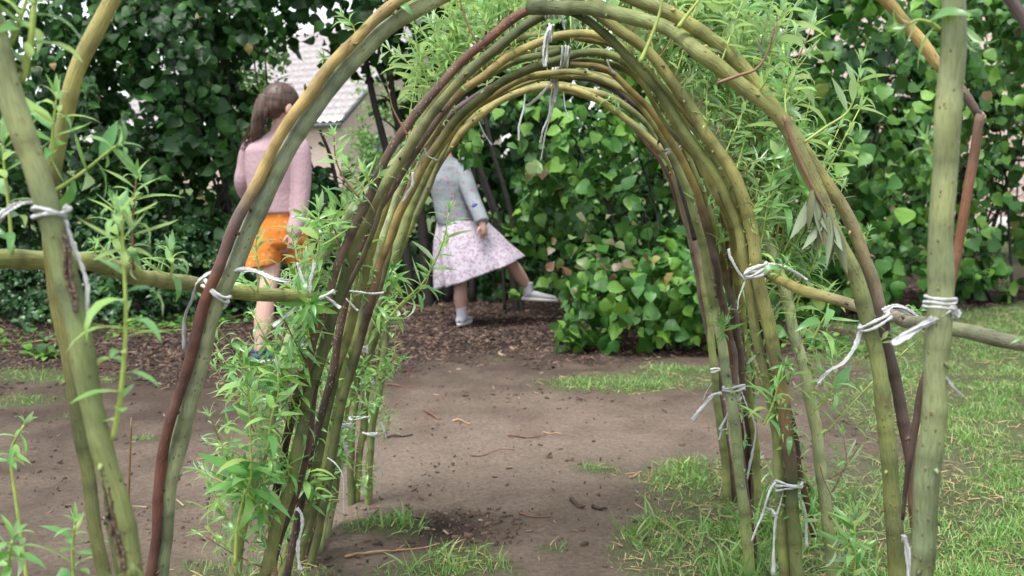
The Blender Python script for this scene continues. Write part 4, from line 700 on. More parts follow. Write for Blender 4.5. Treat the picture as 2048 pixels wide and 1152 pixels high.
# ------------------------------------------------------------------ shrubs and trees
def shrub(name, label, cat, base, blobs, leafm, tpls, L, stems=5, group=None, dens=1.0, stem_r=.018, hang=.5, lean=0, extra=None):
    """blobs: (px, py, Y, rx, ry, rz) in metres, leaves grow in sprays through each blob's outer volume"""
    e = empty(name, (base[0], base[1], 0), label, cat, group); rr = np.random.default_rng(abs(hash(label)) % 1000 if False else len(label) * 7 + int(abs(base[0]) * 10))
    P = []; D = []; Nn = []; sz = []; br = MB(); tips = []
    for (px, py, Y, rx, ry, rz) in blobs:
        c = at(px, py, Y); tips.append((c, rx, rz)); R3 = np.array([rx, ry, rz])
        area = 4 * PI * ((rx * ry) ** 1.6 / 3 + (rx * rz) ** 1.6 / 3 + (ry * rz) ** 1.6 / 3) ** (1 / 1.6)
        ns = int(area * dens * 1.1 / (L * L * .55 * 6)) + 4
        for _ in range(ns):
            d = unit(rr.normal(size=3)); q = rr.uniform(.5, 1.06) ** .7; bump = 1 + .16 * math.sin(d[0] * 6 + c[0] * 3) * math.sin(d[2] * 7 + c[2] * 4 + 1)
            s = c + d * R3 * q * bump
            if q > .72 and math.sin(s[0] * 7.1 + 2 * math.sin(s[2] * 5.3)) + math.sin(s[2] * 8.3 + 1.5 * math.sin(s[0] * 4.7 + 1)) + .5 * math.sin(s[0] * 17 + s[2] * 13) < -.35: continue
            if s[2] < .03: continue
            if (s - np.array([0, 0, CAMZ]))[1] < 3.9: continue
            out = unit(d / R3 + np.array([0, 0, .4])); ax = unit(out * .6 + rr.normal(size=3) * .7 + np.array([0, 0, -hang])); m = rr.integers(5, 9)
            sp = unit(np.cross(ax, out) + 1e-3)
            for i in range(m):
                f = i / m; sd_ = 1 if i % 2 else -1
                P.append(s + ax * L * (f * 2.6 - 1.2) + rr.normal(size=3) * L * .2); D.append(unit(ax * .7 + sp * sd_ * .9 + np.array([0, 0, -hang]) + rr.normal(size=3) * .35))
                Nn.append(out * .7 + np.array([0, -.35, .55]) + rr.normal(size=3) * .4); sz.append(L * rr.uniform(.45, 1.25))
    P = np.array(P); V, Q = place_leaves(P, np.array(D), np.array(Nn), np.array(sz), tpls); mesh('foliage', V, Q, leafm, e)
    b0 = np.array([base[0], base[1], 0.0])
    for i in range(stems):
        c, rx, rz = tips[i % len(tips)]; tip = c + np.array([rr.uniform(-.5, .5) * rx, rr.uniform(-.1, .1), rr.uniform(-.1, .6) * rz]); s0 = b0 + np.array([rr.uniform(-.35, .35), rr.uniform(-.15, .15), -.03])
        mid = (s0 + tip) / 2 + np.array([rr.uniform(-.12, .12), rr.uniform(-.1, .1), .15]); C = spline([s0, mid, tip], n=10); tt_ = np.linspace(0, 1, len(C)); r_ = stem_r * rr.uniform(.5, 1.1)
        mb = MB(); mb.tube(C, r_ * (1 - .75 * tt_), 7)
        for k_ in range(5):
            j = int((.3 + .13 * k_) * len(C)); dv = unit(rr.normal(size=3) + (0, 0, .5)) * rr.uniform(.15, .4); mb.tube(spline([C[j], C[j] + dv * .5 + (0, 0, .03), C[j] + dv], n=4), np.linspace(r_ * .4, .0015, 9), 5)
        mb.build('stem', M['branch'], e)
    print(label[:30], len(P)); return e
def B(px, py, Y): p = at(px, py, Y); return (p[0], Y)
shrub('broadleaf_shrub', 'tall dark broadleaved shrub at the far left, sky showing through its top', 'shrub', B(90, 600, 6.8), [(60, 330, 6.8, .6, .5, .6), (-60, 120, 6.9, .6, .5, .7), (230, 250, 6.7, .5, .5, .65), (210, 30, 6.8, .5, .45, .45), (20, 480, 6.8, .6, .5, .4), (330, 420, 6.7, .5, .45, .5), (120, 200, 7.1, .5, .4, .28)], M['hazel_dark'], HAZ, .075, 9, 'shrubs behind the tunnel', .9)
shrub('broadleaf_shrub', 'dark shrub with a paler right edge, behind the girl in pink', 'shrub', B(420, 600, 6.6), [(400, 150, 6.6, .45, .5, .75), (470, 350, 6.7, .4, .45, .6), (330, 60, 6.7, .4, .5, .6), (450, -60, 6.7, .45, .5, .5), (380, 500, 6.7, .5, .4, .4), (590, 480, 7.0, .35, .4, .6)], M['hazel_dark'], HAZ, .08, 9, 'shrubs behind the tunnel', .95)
shrub('light_shrub', 'feathery bright green bush between the dark shrub and the house', 'shrub', B(530, 600, 7.6), [(512, 120, 7.6, .22, .3, .5), (500, -20, 7.6, .22, .3, .35), (500, 260, 7.6, .25, .3, .4)], M['light_leaf'], SML + HAZ[4:], .05, 4, None, .8, hang=.1)
shrub('privet_hedge', 'low glossy small leaved hedge along the left edge of the soil', 'hedge', B(150, 640, 6.45), [(-60, 590, 6.4, .5, .35, .42), (120, 560, 6.5, .5, .35, .5), (290, 540, 6.45, .5, .35, .55), (420, 580, 6.5, .35, .35, .4), (200, 620, 6.25, .6, .25, .2), (20, 640, 6.1, .4, .2, .15), (560, 560, 6.9, .4, .3, .4)], M['privet'], SML, .042, 6, None, .9, .01, hang=.1)
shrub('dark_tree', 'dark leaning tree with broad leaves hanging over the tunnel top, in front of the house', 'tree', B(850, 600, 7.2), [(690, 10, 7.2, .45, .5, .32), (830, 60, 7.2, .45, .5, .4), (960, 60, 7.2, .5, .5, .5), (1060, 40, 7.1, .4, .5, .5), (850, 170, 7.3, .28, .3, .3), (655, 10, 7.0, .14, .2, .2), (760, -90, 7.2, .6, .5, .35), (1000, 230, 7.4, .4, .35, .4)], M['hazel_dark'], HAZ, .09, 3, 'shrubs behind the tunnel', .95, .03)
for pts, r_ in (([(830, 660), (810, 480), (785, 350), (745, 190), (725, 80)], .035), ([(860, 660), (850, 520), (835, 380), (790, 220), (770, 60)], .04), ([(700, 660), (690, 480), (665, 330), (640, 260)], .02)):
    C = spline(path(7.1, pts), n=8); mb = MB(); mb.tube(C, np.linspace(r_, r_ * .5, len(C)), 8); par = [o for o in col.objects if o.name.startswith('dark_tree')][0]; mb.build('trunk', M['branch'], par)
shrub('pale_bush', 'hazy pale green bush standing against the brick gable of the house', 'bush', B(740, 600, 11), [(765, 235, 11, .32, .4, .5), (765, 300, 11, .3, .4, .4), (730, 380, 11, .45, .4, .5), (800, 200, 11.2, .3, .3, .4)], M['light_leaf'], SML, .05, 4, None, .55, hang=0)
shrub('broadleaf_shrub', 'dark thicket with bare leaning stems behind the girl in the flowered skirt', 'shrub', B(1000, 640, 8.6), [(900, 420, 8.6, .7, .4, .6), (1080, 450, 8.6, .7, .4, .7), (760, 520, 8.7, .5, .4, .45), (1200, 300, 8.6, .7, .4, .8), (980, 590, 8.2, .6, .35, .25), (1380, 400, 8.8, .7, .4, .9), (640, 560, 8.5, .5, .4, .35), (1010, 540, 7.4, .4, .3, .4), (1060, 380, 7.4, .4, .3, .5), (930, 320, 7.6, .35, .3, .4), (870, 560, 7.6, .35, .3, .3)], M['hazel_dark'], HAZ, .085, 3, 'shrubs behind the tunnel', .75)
par = [o for o in col.objects if o.name == 'broadleaf_shrub.002'][0]
for pts, r_ in (([(1035, 640), (1020, 520), (990, 420), (955, 320), (925, 200)], .024), ([(1045, 640), (1035, 500), (1015, 400), (985, 300), (965, 200)], .02), ([(1010, 620), (1000, 480), (960, 350), (945, 240)], .012)):
    C = spline(path(6.7, pts), n=8); mb = MB(); mb.tube(C, np.linspace(r_, r_ * .6, len(C)), 8); mb.build('stem', M['branch'], par)
shrub('hazel_shrub', 'hazel shrub with big soft leaves reaching low over the soil, beside the kicking girl', 'shrub', B(1260, 690, 5.7), [(1330, 560, 5.45, .45, .4, .42), (1240, 620, 5.3, .3, .3, .22), (1200, 560, 5.5, .22, .25, .3), (1440, 440, 5.7, .45, .4, .6), (1300, 380, 5.8, .4, .35, .45), (1180, 260, 5.9, .4, .35, .3), (1080, 240, 6.0, .2, .2, .2), (1330, 180, 5.9, .45, .35, .5), (1440, 650, 5.5, .35, .3, .2), (1120, 460, 6.7, .35, .3, .45), (1150, 400, 6.2, .3, .25, .3), (1060, 310, 6.0, .12, .12, .2), (945, 275, 6.1, .08, .08, .08), (1400, 600, 5.3, .3, .3, .3), (1270, 660, 5.2, .15, .15, .14), (1145, 675, 5.2, .06, .08, .05)], M['hazel'], HAZ, .084, 9, 'hazels behind the tunnel', .62, hang=.6)
shrub('hazel_shrub', 'tall broad hazel filling the upper right behind the tunnel', 'shrub', B(1640, 640, 6.6), [(1560, 120, 6.5, .6, .45, .6), (1700, 300, 6.5, .5, .45, .55), (1560, 480, 6.5, .45, .4, .5), (1760, 500, 6.5, .5, .4, .5), (1780, 100, 6.6, .55, .45, .6), (1460, -20, 6.4, .6, .45, .4), (1660, 560, 6.4, .4, .3, .3), (1250, 20, 6.5, .5, .4, .45)], M['hazel'], HAZ, .095, 10, 'hazels behind the tunnel', .62, hang=.6)
shrub('hazel_shrub', 'hazel at the right edge with thinner leaves, bricks showing under it', 'shrub', B(1960, 620, 7.2), [(1950, 80, 7.2, .6, .45, .6), (2080, 230, 7.2, .6, .45, .6), (1900, 380, 7.2, .4, .4, .45), (1860, 560, 7.0, .4, .35, .3), (2100, 30, 7.1, .5, .4, .6), (1990, 330, 7.3, .3, .3, .2), (2060, 420, 7.5, .3, .3, .25), (1940, 480, 7.4, .25, .3, .25), (1830, 430, 7.3, .3, .3, .4), (2110, 540, 7.6, .3, .3, .3), (1960, 560, 7.3, .3, .25, .2)], M['hazel'], HAZ, .09, 7, 'hazels behind the tunnel', .6, hang=.6)
# young reddish leaves at the left fringe of the hazel
par = [o for o in col.objects if o.name == 'hazel_shrub'][0]; rr = np.random.default_rng(4); n = 30; cs = [(1120, 500), (1140, 535), (1190, 470), (1080, 330), (1250, 520), (1180, 530)]
P = np.array([at(cs[i % 6][0] + rr.normal(0, 22), cs[i % 6][1] + rr.normal(0, 22), 5.15 + rr.normal(0, .08)) for i in range(n)])
V, Q = place_leaves(P, rr.normal(size=(n, 3)) + (0, 0, -.7), rr.normal(size=(n, 3)) * .4 + (0, -.7, .6), rr.uniform(.04, .075, n), HAZ); mesh('young_leaves', V, Q, M['redleaf'], par)
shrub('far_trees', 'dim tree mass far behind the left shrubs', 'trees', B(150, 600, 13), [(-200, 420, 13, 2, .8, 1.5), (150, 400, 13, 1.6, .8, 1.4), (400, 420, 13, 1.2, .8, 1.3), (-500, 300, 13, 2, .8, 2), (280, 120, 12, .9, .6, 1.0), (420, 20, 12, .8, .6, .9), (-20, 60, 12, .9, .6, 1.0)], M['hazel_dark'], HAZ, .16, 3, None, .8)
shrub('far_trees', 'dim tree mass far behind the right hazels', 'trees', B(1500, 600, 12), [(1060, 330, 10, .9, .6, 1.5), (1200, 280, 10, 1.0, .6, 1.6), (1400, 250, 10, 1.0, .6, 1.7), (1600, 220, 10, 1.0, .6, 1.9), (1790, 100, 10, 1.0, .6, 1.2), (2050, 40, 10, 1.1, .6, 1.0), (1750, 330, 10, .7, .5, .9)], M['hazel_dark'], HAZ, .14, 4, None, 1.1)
# low weeds
def weeds(name, label, spots, L, n, tp, mk):
    for i, (px, py, r_) in enumerate(spots):
        c = gnd(px, py); rr = np.random.default_rng(i + px); e_ = tp; P = []; D = []
        k = n; a = rr.uniform(0, 2 * PI, k); q = np.sqrt(rr.uniform(0, 1, k)) * r_; P = np.stack([c[0] + q * np.cos(a), c[1] + q * np.sin(a), rr.uniform(.005, .05, k)], -1); D = np.stack([np.cos(a), np.sin(a), rr.uniform(.0, .8, k)], -1)
        V, Q = place_leaves(P, D, rr.normal(size=(k, 3)) * .3 + (0, -.2, 1), rr.uniform(.5, 1.1, k) * L, e_); b = MB(); b.add(V, Q, m=0)
        for j in range(0, k, 6): b.tube(np.array([c, (c + P[j]) / 2 + (0, 0, .004), P[j]]), .0012, 4, m=1)
        tag(b.build(name, [M[mk], M['stem_g']], loc=tuple(c)), label[i], 'ground cover', kind='stuff')
weeds('ground_cover', ['leafy weed clump under the left hedge', 'ivy like weed clump at the far left under the hedge', 'small weed clump on the bark left of the nearest arch', 'weed clump behind the lawn under the right rail', 'weed clump at the left hedge foot nearest the poles', 'weed under the hazel beside the lawn'], [(300, 665, .3), (30, 690, .25), (110, 715, .12), (1700, 700, .2), (420, 650, .25), (1600, 690, .2)], .05, 70, SML + HAZ[:2], 'hazel')

# ------------------------------------------------------------------ house and brick building
def brickmat(name, c1, c2, mortar, sc):
    m, t, b = mat(name); uv = N(t, 'ShaderNodeUVMap'); bt_ = N(t, 'ShaderNodeTexBrick', Scale=sc); bt_.inputs['Color1'].default_value = (*c1, 1); bt_.inputs['Color2'].default_value = (*c2, 1); bt_.inputs['Mortar'].default_value = (*mortar, 1)
    bt_.inputs['Mortar Size'].default_value = .012; bt_.inputs['Brick Width'].default_value = .22; bt_.inputs['Row Height'].default_value = .075
    t.links.new(uv.outputs[0], bt_.inputs[0]); t.links.new(bt_.outputs[0], b.inputs['Base Color']); b.inputs['Roughness'].default_value = .9; return m
M['brick'] = brickmat('pale_brick', (.50, .33, .28), (.40, .26, .22), (.5, .45, .42), 1.0)
M['tile'] = plain('roof_tile', (.74, .66, .67), .6, .25, 9); M['dark'] = plain('gutter_zinc', (.10, .11, .13), .5); M['glass'] = plain('window_glass', (.03, .04, .05), .08); M['white'] = plain('white_frame', (.7, .7, .68), .5)
Yh = 38.0; c0 = at(682, 236, Yh); c0 = np.array([c0[0], Yh, 0]); ze = at(682, 236, Yh)[2]; ld = np.array([-.80, .60, 0]); gd = np.array([.60, .80, 0]); GW = 9.0; LL = 14.0; rise = 3.9; zr = ze + rise
H = empty('house', c0, 'brick house with a pinkish tiled roof seen through the gap in the shrubs', 'house')
def quad(P, uvs, name, m, parent, th=None): return mesh(name, np.array(P), np.array([[0, 1, 2, 3]]), m, parent, smooth=False, uv=np.array(uvs))
A = c0; Bp = c0 + ld * LL; Dg = c0 + gd * GW; E = Bp + gd * GW; up = lambda p, z: np.array([p[0], p[1], z])
Vw = [A, Bp, E, Dg, up(A, ze), up(Bp, ze), up(E, ze), up(Dg, ze), up(c0 + gd * GW / 2, zr), up(Bp + gd * GW / 2, zr)]
# separate walls for clean brick uvs
V = [A, Bp, up(Bp, ze), up(A, ze)]; U = [(0, 0), (LL, 0), (LL, ze), (0, ze)]; quad(V, U, 'long_wall', M['brick'], H)
mesh('gable_wall', np.array([A, Dg, up(Dg, ze), up(c0 + gd * GW / 2, zr), up(A, ze)]), np.array([[0, 1, 2, 3, 4]]), M['brick'], H, smooth=False, uv=np.array([(0, 0), (GW, 0), (GW, ze), (GW / 2, zr), (0, ze)]))
mesh('rear_walls', np.array([Dg, E, up(E, ze), up(Dg, ze), Bp, up(Bp, ze), up(Bp + gd * GW / 2, zr)]), [np.array([[0, 1, 2, 3]]), np.array([[1, 4, 5, 6, 2]])], M['brick'], H, smooth=False, uv=np.zeros((7, 2)))
def roof_side(origin, along, upv, nx, name):
    """pantiles: rows step and ripple"""
    nrm = np.cross(along, upv); nrm = nrm / np.linalg.norm(nrm); nrm = nrm * (1 if nrm[2] > 0 else -1); Lr = np.linalg.norm(upv); uu = upv / Lr; rows = int(Lr / .40); W = nx; nc = int(W / .34) * 6; V = []; 
    xs = np.linspace(0, W, nc + 1)
    for r in range(rows):
        for tt_, hh in ((r * .40 - .03, .08), ((r + 1) * .40, .0)):
            for x in xs: V.append(origin + along * x + uu * tt_ + nrm * (.06 + hh + .05 * math.sin(x / .34 * 2 * PI)))
    V = np.array(V).reshape(rows * 2, nc + 1, 3); return mesh(name, V.reshape(-1, 3), grid_faces(rows * 2, nc + 1), M['tile'], H, smooth=True)
ridge0 = up(c0 + gd * GW / 2, zr); ov = -ld * .25
roof_side(up(A, ze) + ov - unit(ridge0 - up(A, ze)) * .3, ld, (ridge0 - up(A, ze)) * 1.07, LL + .5, 'roof')
roof_side(up(Dg, ze) + ov, ld, (ridge0 - up(Dg, ze)), LL + .5, 'rear_roof')
b = MB(); e0 = up(A, ze) - unit(ridge0 - up(A, ze)) * .36; b.tube(np.array([e0 + ov, e0 + ld * LL * .5, e0 + ld * LL]), .075, 8); b.build('gutter', M['dark'], H)
b = MB(); vn = unit(ridge0 - up(A, ze)); s0 = up(A, ze) + ov - vn * .3 + (0, 0, .06); b.tube(np.array([s0, (s0 + ridge0 + ov) / 2 + (0, 0, .03), ridge0 + ov + (0, 0, .12)]), .09, 4); b.build('verge_board', M['dark'], H)
for k_ in (1.6, 5.0):
    f0 = c0 + gd * k_ - ld * .02; n_ = -ld; f = MB(); rot = np.stack([gd, -ld, np.array([0, 0, 1.])], 1); f.box(f0 + (0, 0, 1.35), (.6, .05, .6), rot); fo = f.build('window', M['white'], H, smooth=False)
    f = MB(); f.box(f0 + n_ * .04 + (0, 0, 1.35), (.52, .03, .52), rot); f.build('pane', M['glass'], fo, smooth=False)
BW = empty('brick_building', (8, 14.2, 0), 'brick building glimpsed between the leaves at the right edge', 'building')
x0, x1, zt = 5.0, 14, 5.2
mesh('wall', np.array([(x0, 14.2, 0), (x1, 14.2, 0), (x1, 14.2, zt), (x0, 14.2, zt), (x0, 20, 0), (x0, 20, zt), (x1, 20, 0), (x1, 20, zt)]), np.array([[0, 1, 2, 3], [4, 0, 3, 5], [1, 6, 7, 2], [3, 2, 7, 5]]), M['brick'], BW, smooth=False, uv=np.array([(0, 0), (9, 0), (9, zt), (0, zt), (-6, 0), (-6, zt), (15, 0), (15, zt)]))
for wx in (7.3, 9.9, 12.5):
    f = MB(); f.box((wx, 14.17, 1.9), (.75, .05, .6)); fo = f.build('window', M['white'], BW, smooth=False); f = MB(); f.box((wx, 14.12, 1.9), (.67, .03, .52)); f.build('pane', M['glass'], fo, smooth=False)
f = MB(); f.box((9.5, 14.05, .12), (4.5, .1, .12)); f.build('plinth', plain('concrete', (.5, .49, .47), .8, .1, 8), BW, smooth=False)
FN = empty('metal_fence', (5.6, 11, 0), 'thin dark metal bar fence in front of the brick building', 'fence'); M['iron'] = plain('dark_iron', (.03, .035, .035), .5)
for zz in (.15, .95):
    b = MB(); b.box((6, 11, zz), (2.2, .015, .015)); b.build('rail', M['iron'], FN, smooth=False)
for i in range(30):
    b = MB(); b.box((3.85 + i * .148, 11, .5), (.007, .007, .5)); b.build('bar', M['iron'], FN, smooth=False)

# ------------------------------------------------------------------ people
def loft_geo(rings, ns=28, fold=None, cap=False):
    """rings: (centre, a vector, b vector)"""
    V = []; an = np.linspace(0, 2 * PI, ns, endpoint=False)
    for i, (c, a, b_) in enumerate(rings):
        k = 1 if fold is None else 1 + fold(i / (len(rings) - 1), an)
        V.append(np.array(c)[None] + (np.cos(an) * k)[:, None] * np.array(a)[None] + (np.sin(an) * k)[:, None] * np.array(b_)[None])
    V = np.vstack(V); Q = grid_faces(len(rings), ns, True)
    if cap:
        n0 = len(V); V = np.vstack([V, np.array(rings[0][0])[None], np.array(rings[-1][0])[None]]); j = np.arange(ns); k = (j + 1) % ns; b0 = n0 - ns
        T = np.vstack([np.stack([np.full(ns, n0), k, j], -1), np.stack([np.full(ns, n0 + 1), b0 + j, b0 + k], -1)])
        return V, Q, T
    return V, Q
def limb(mb, pts, rad, ns=14):
    P = np.hstack([np.array(pts, float), np.array(rad, float)[:, None]]); C = spline(P, n=5); mb.tube(C[:, :3], np.maximum(C[:, 3], .002), ns)
def ell(mb, c, r, rot=None, ns=16, nr=12):
    u = np.linspace(0, PI, nr + 1); an = np.linspace(0, 2 * PI, ns, endpoint=False); V = np.stack([np.sin(u)[:, None] * np.cos(an)[None], np.sin(u)[:, None] * np.sin(an)[None], np.cos(u)[:, None] * np.ones(ns)[None]], -1).reshape(-1, 3) * np.array(r)
    if rot is not None: V = V @ np.asarray(rot).T
    mb.add(V + np.array(c), grid_faces(nr + 1, ns, True))
def remesh(o, vox=.004, it=4):
    m = o.modifiers.new('r', 'REMESH'); m.mode = 'VOXEL'; m.voxel_size = vox; m.use_smooth_shade = True
    s = o.modifiers.new('s', 'SMOOTH'); s.factor = .5; s.iterations = it
    dg = bpy.context.evaluated_depsgraph_get(); me = bpy.data.meshes.new_from_object(o.evaluated_get(dg)); mats = [x for x in o.data.materials]; o.modifiers.clear(); old = o.data; o.data = me; bpy.data.meshes.remove(old)
    me.materials.clear()
    for x in mats: me.materials.append(x)
    me.polygons.foreach_set('use_smooth', np.ones(len(me.polygons), dtype=bool)); return o
def skinmat():
    m, t, b = mat('skin'); b.inputs['Base Color'].default_value = (.50, .30, .24, 1); b.inputs['Roughness'].default_value = .5; b.inputs['Subsurface Weight'].default_value = .15; b.inputs['Subsurface Radius'].default_value = (.02, .008, .004); b.inputs['Subsurface Scale'].default_value = .5; return m
M['skin'] = skinmat()
def hand(mb, w_, d, side, s=1.0, curl=.5):
    """palm from wrist w_ along d; side = thumb direction"""
    d = unit(d); side = unit(side - d * np.dot(side, d)); nrm = np.cross(d, side); L = .062 * s
    limb(mb, [w_, w_ + d * L * .5, w_ + d * L], [.019 * s, .023 * s, .020 * s]); 
    for i, (o_, ln) in enumerate(((.018, .048), (.006, .054), (-.006, .050), (-.017, .039))):
        b0 = w_ + d * L * .9 + side * o_ * s; cu = curl * (1 + .12 * i); p1 = b0 + (d * math.cos(cu * .5) + nrm * math.sin(cu * .5)) * ln * .5 * s; p2 = p1 + (d * math.cos(cu * 1.5) + nrm * math.sin(cu * 1.5)) * ln * .3 * s; p3 = p2 + (d * math.cos(cu * 2.3) + nrm * math.sin(cu * 2.3)) * ln * .22 * s
        limb(mb, [b0, p1, p2, p3], [.0075 * s, .007 * s, .0062 * s, .0045 * s], 8)
    t0 = w_ + d * L * .3 + side * .016 * s; limb(mb, [t0, t0 + (d * .6 + side * .8) * .022 * s, t0 + (d * .95 + side * .75) * .042 * s], [.0095 * s, .008 * s, .0055 * s], 8)
def head(mb, c, face, upv, s=1.0):
    f = unit(face); u_ = unit(upv - f * np.dot(upv, f)); r_ = np.cross(f, u_); rot = np.stack([r_, f, u_], 1)
    p = lambda x, y, z: np.array(c) + (r_ * x + f * y + u_ * z) * s
    ell(mb, p(0, -.012, .02), np.array([.070, .088, .082]) * s, rot); ell(mb, p(0, .02, -.035), np.array([.052, .06, .06]) * s, rot); ell(mb, p(0, .05, -.075), np.array([.026, .024, .02]) * s, rot)
    ell(mb, p(0, .083, -.02), np.array([.010, .014, .018]) * s, rot); ell(mb, p(0, .078, -.052), np.array([.02, .01, .006]) * s, rot); ell(mb, p(0, .076, -.062), np.array([.016, .01, .006]) * s, rot)
    for sd_ in (-1, 1): ell(mb, p(sd_ * .072, -.005, -.012), np.array([.010, .018, .028]) * s, rot); ell(mb, p(sd_ * .03, .068, .012), np.array([.016, .012, .010]) * s, rot); ell(mb, p(sd_ * .032, .06, -.03), np.array([.02, .018, .018]) * s, rot)
    return p, rot
def hairmat(name, c):
    m, t, b = mat(name); tc = N(t, 'ShaderNodeTexCoord'); mp = N(t, 'ShaderNodeMapping'); mp.inputs['Scale'].default_value = (90, 90, 8); t.links.new(tc.outputs['Object'], mp.inputs[0]); n_ = N(t, 'ShaderNodeTexNoise', Scale=1.0, Detail=4.0); t.links.new(mp.outputs[0], n_.inputs[0])
    r = ramp(t, [(.3, tuple(x * .5 for x in c)), (.7, tuple(x * 1.5 for x in c))], n_.outputs[0]); t.links.new(r.outputs[0], b.inputs['Base Color']); b.inputs['Roughness'].default_value = .45
    bp_ = N(t, 'ShaderNodeBump', Strength=.6, Distance=.004); t.links.new(n_.outputs[0], bp_.inputs['Height']); t.links.new(bp_.outputs[0], b.inputs['Normal']); return m
def printmat(name, base, spots, sc, thr=.3, rough=.85):
    m, t, b = mat(name); tc = N(t, 'ShaderNodeTexCoord'); nz = N(t, 'ShaderNodeTexNoise', Scale=sc * 1.2, Detail=2.0); t.links.new(tc.outputs['Object'], nz.inputs[0]); c = base; last = None
    mx_ = mixc(t, .04, tc.outputs['Object'], nz.outputs['Color'])
    for i, (cc, s_, th_) in enumerate(spots):
        v = N(t, 'ShaderNodeTexVoronoi', Scale=sc * s_); t.links.new(mx_, v.inputs[0]); r = ramp(t, [(th_, (1, 1, 1)), (th_ + .06, (0, 0, 0))], v.outputs['Distance']); c = mixc(t, r.outputs[0], c, cc)
    t.links.new(c, b.inputs['Base Color']); b.inputs['Roughness'].default_value = rough
    n2_ = N(t, 'ShaderNodeTexNoise', Scale=14.0, Detail=3.0); t.links.new(tc.outputs['Object'], n2_.inputs[0]); bp_ = N(t, 'ShaderNodeBump', Strength=.5, Distance=.02); t.links.new(n2_.outputs[0], bp_.inputs['Height']); t.links.new(bp_.outputs[0], b.inputs['Normal']); return m
M['pink'] = plain('pink_wool', (.40, .27, .29), .9, .08, 60, .3); M['orange'] = printmat('orange_print', (.62, .19, .02), [((.60, .30, .13), 34, .22), ((.28, .15, .11), 28, .14)], 1.0)
M['skirt'] = printmat('pink_floral', (.46, .41, .46), [((.36, .26, .31), 52, .36), ((.28, .20, .28), 75, .24)], 1.0); M['jacket'] = printmat('grey_rosebud', (.22, .25, .26), [((.28, .14, .17), 38, .24)], 1.0)
M['blue'] = plain('blue_leather', (.03, .05, .14), .5); M['sole'] = plain('pale_sole', (.6, .57, .52), .6); M['whitecloth'] = plain('white_cotton', (.5, .5, .52), .8); M['hair'] = hairmat('brown_hair', (.068, .038, .025)); M['band'] = plain('blue_hair_tie', (.05, .3, .6), .5)
UPV = np.array([0, 0, 1.])
def shoe(e, heel, fwd, s, upper, sole, nm='shoe', strap=None):
    f = unit(fwd); r_ = np.cross(f, UPV); r_ = unit(r_); u_ = np.cross(r_, f); Pp = lambda x, y, z: heel + r_ * x * s + f * y * s + u_ * z * s
    b = MB(); rings = []
    for y_, w_, h in ((-.012, .008, .02), (0, .026, .042), (.03, .029, .05), (.07, .029, .042), (.11, .034, .032), (.15, .033, .026), (.175, .022, .02), (.185, .006, .012)): rings.append((Pp(0, y_, h * .5 + .012), r_ * w_ * s, u_ * h * .5 * s))
    V, Q = loft_geo(rings, 16); b.add(V, Q); so_ = b.build(nm, upper, e)
    b = MB(); an = np.linspace(0, 2 * PI, 24, endpoint=False); ring = [Pp(.034 * math.sin(a) * (1 - .12 * math.cos(a)) , .086 - .108 * math.cos(a), 0) for a in an]; top = [p + u_ * .017 * s for p in ring]; V = np.vstack([ring, top, [Pp(0, .086, 0)], [Pp(0, .086, .017)]]); j = np.arange(24); k = (j + 1) % 24
    b.add(V, np.stack([j, k, k + 24, j + 24], -1), np.vstack([np.stack([np.full(24, 48), k, j], -1), np.stack([np.full(24, 49), j + 24, k + 24], -1)])); b.build('sole', sole, so_); return so_

# ---- girl in pink, walking away
gp = lambda x, y, dY=0: at(x, y, 5.1 + dY)
g1 = empty('person', gnd(560, 725), 'girl in a pink jacket and orange patterned shorts walking away with a ponytail', 'person')
b = MB()
hc = gp(566, 214); face = unit((.75, .62, -.12)); up1 = unit((.12, .05, 1))
pf, rot = head(b, hc, face, up1, .97)
limb(b, [gp(563, 240), gp(558, 262), gp(552, 285)], [.040, .036, .045])
V, Q, T3 = loft_geo([(gp(552, 270), (.03, .01, 0), (0, .03, 0)), (gp(551, 285), (.085, .02, 0), (0, .05, 0)), (gp(549, 310), (.118, .02, 0), (0, .068, 0)), (gp(547, 350), (.11, .02, 0), (0, .072, 0)), (gp(550, 400), (.095, .02, 0), (0, .068, 0)), (gp(553, 440), (.105, .02, 0), (0, .075, 0)), (gp(556, 480), (.115, .02, 0), (0, .08, 0)), (gp(556, 505), (.06, .02, 0), (0, .05, 0))], cap=True); b.add(V, Q, T3)
LF = gnd(519, 728); RF = gnd(610, 697)
hipL = gp(532, 480, -.02); hipR = gp(584, 480, .05)
kL = at(533, 590, 5.0); aL = np.array([at(519, 706, 4.93)[0], 4.93, .075]); kR = at(622, 590, 5.28); aR = np.array([at(613, 680, 5.45)[0], 5.42, .09])
limb(b, [hipL, gp(536, 535, -.03), kL, at(527, 640, 4.97), at(521, 685, 4.94), aL, aL + (0, 0, -.05)], [.068, .058, .040, .043, .027, .024, .024]); limb(b, [hipR, gp(603, 535, .1), kR, at(624, 635, 5.36), at(617, 668, 5.41), aR, aR + (0, 0, -.05)], [.068, .058, .040, .043, .027, .024, .024])
for an, fw in ((aL, (.75, .5, 0)), (aR, (.65, .75, 0))): f_ = unit(fw); q = np.array([an[0], an[1], .03]); limb(b, [q - f_ * .02, q + f_ * .05, q + f_ * .12], [.022, .024, .018])
shR = gp(596, 295, -.01); elR = gp(602, 385, -.03); wrR = gp(586, 464, -.08); limb(b, [shR, elR, wrR], [.038, .031, .022]); hand(b, wrR, np.array([-.05, -.15, -1.]), np.array([-1, -.4, 0.]), .9, .7)
shL = gp(502, 300, .02); elL = gp(488, 366, .04); wrL = gp(520, 402, .22); limb(b, [shL, elL, wrL], [.038, .031, .022]); hand(b, wrL, np.array([.6, .7, -.1]), np.array([0, .2, 1.]), .9, .7)
body = b.build('body', M['skin'], g1); remesh(body, .0035, 3)
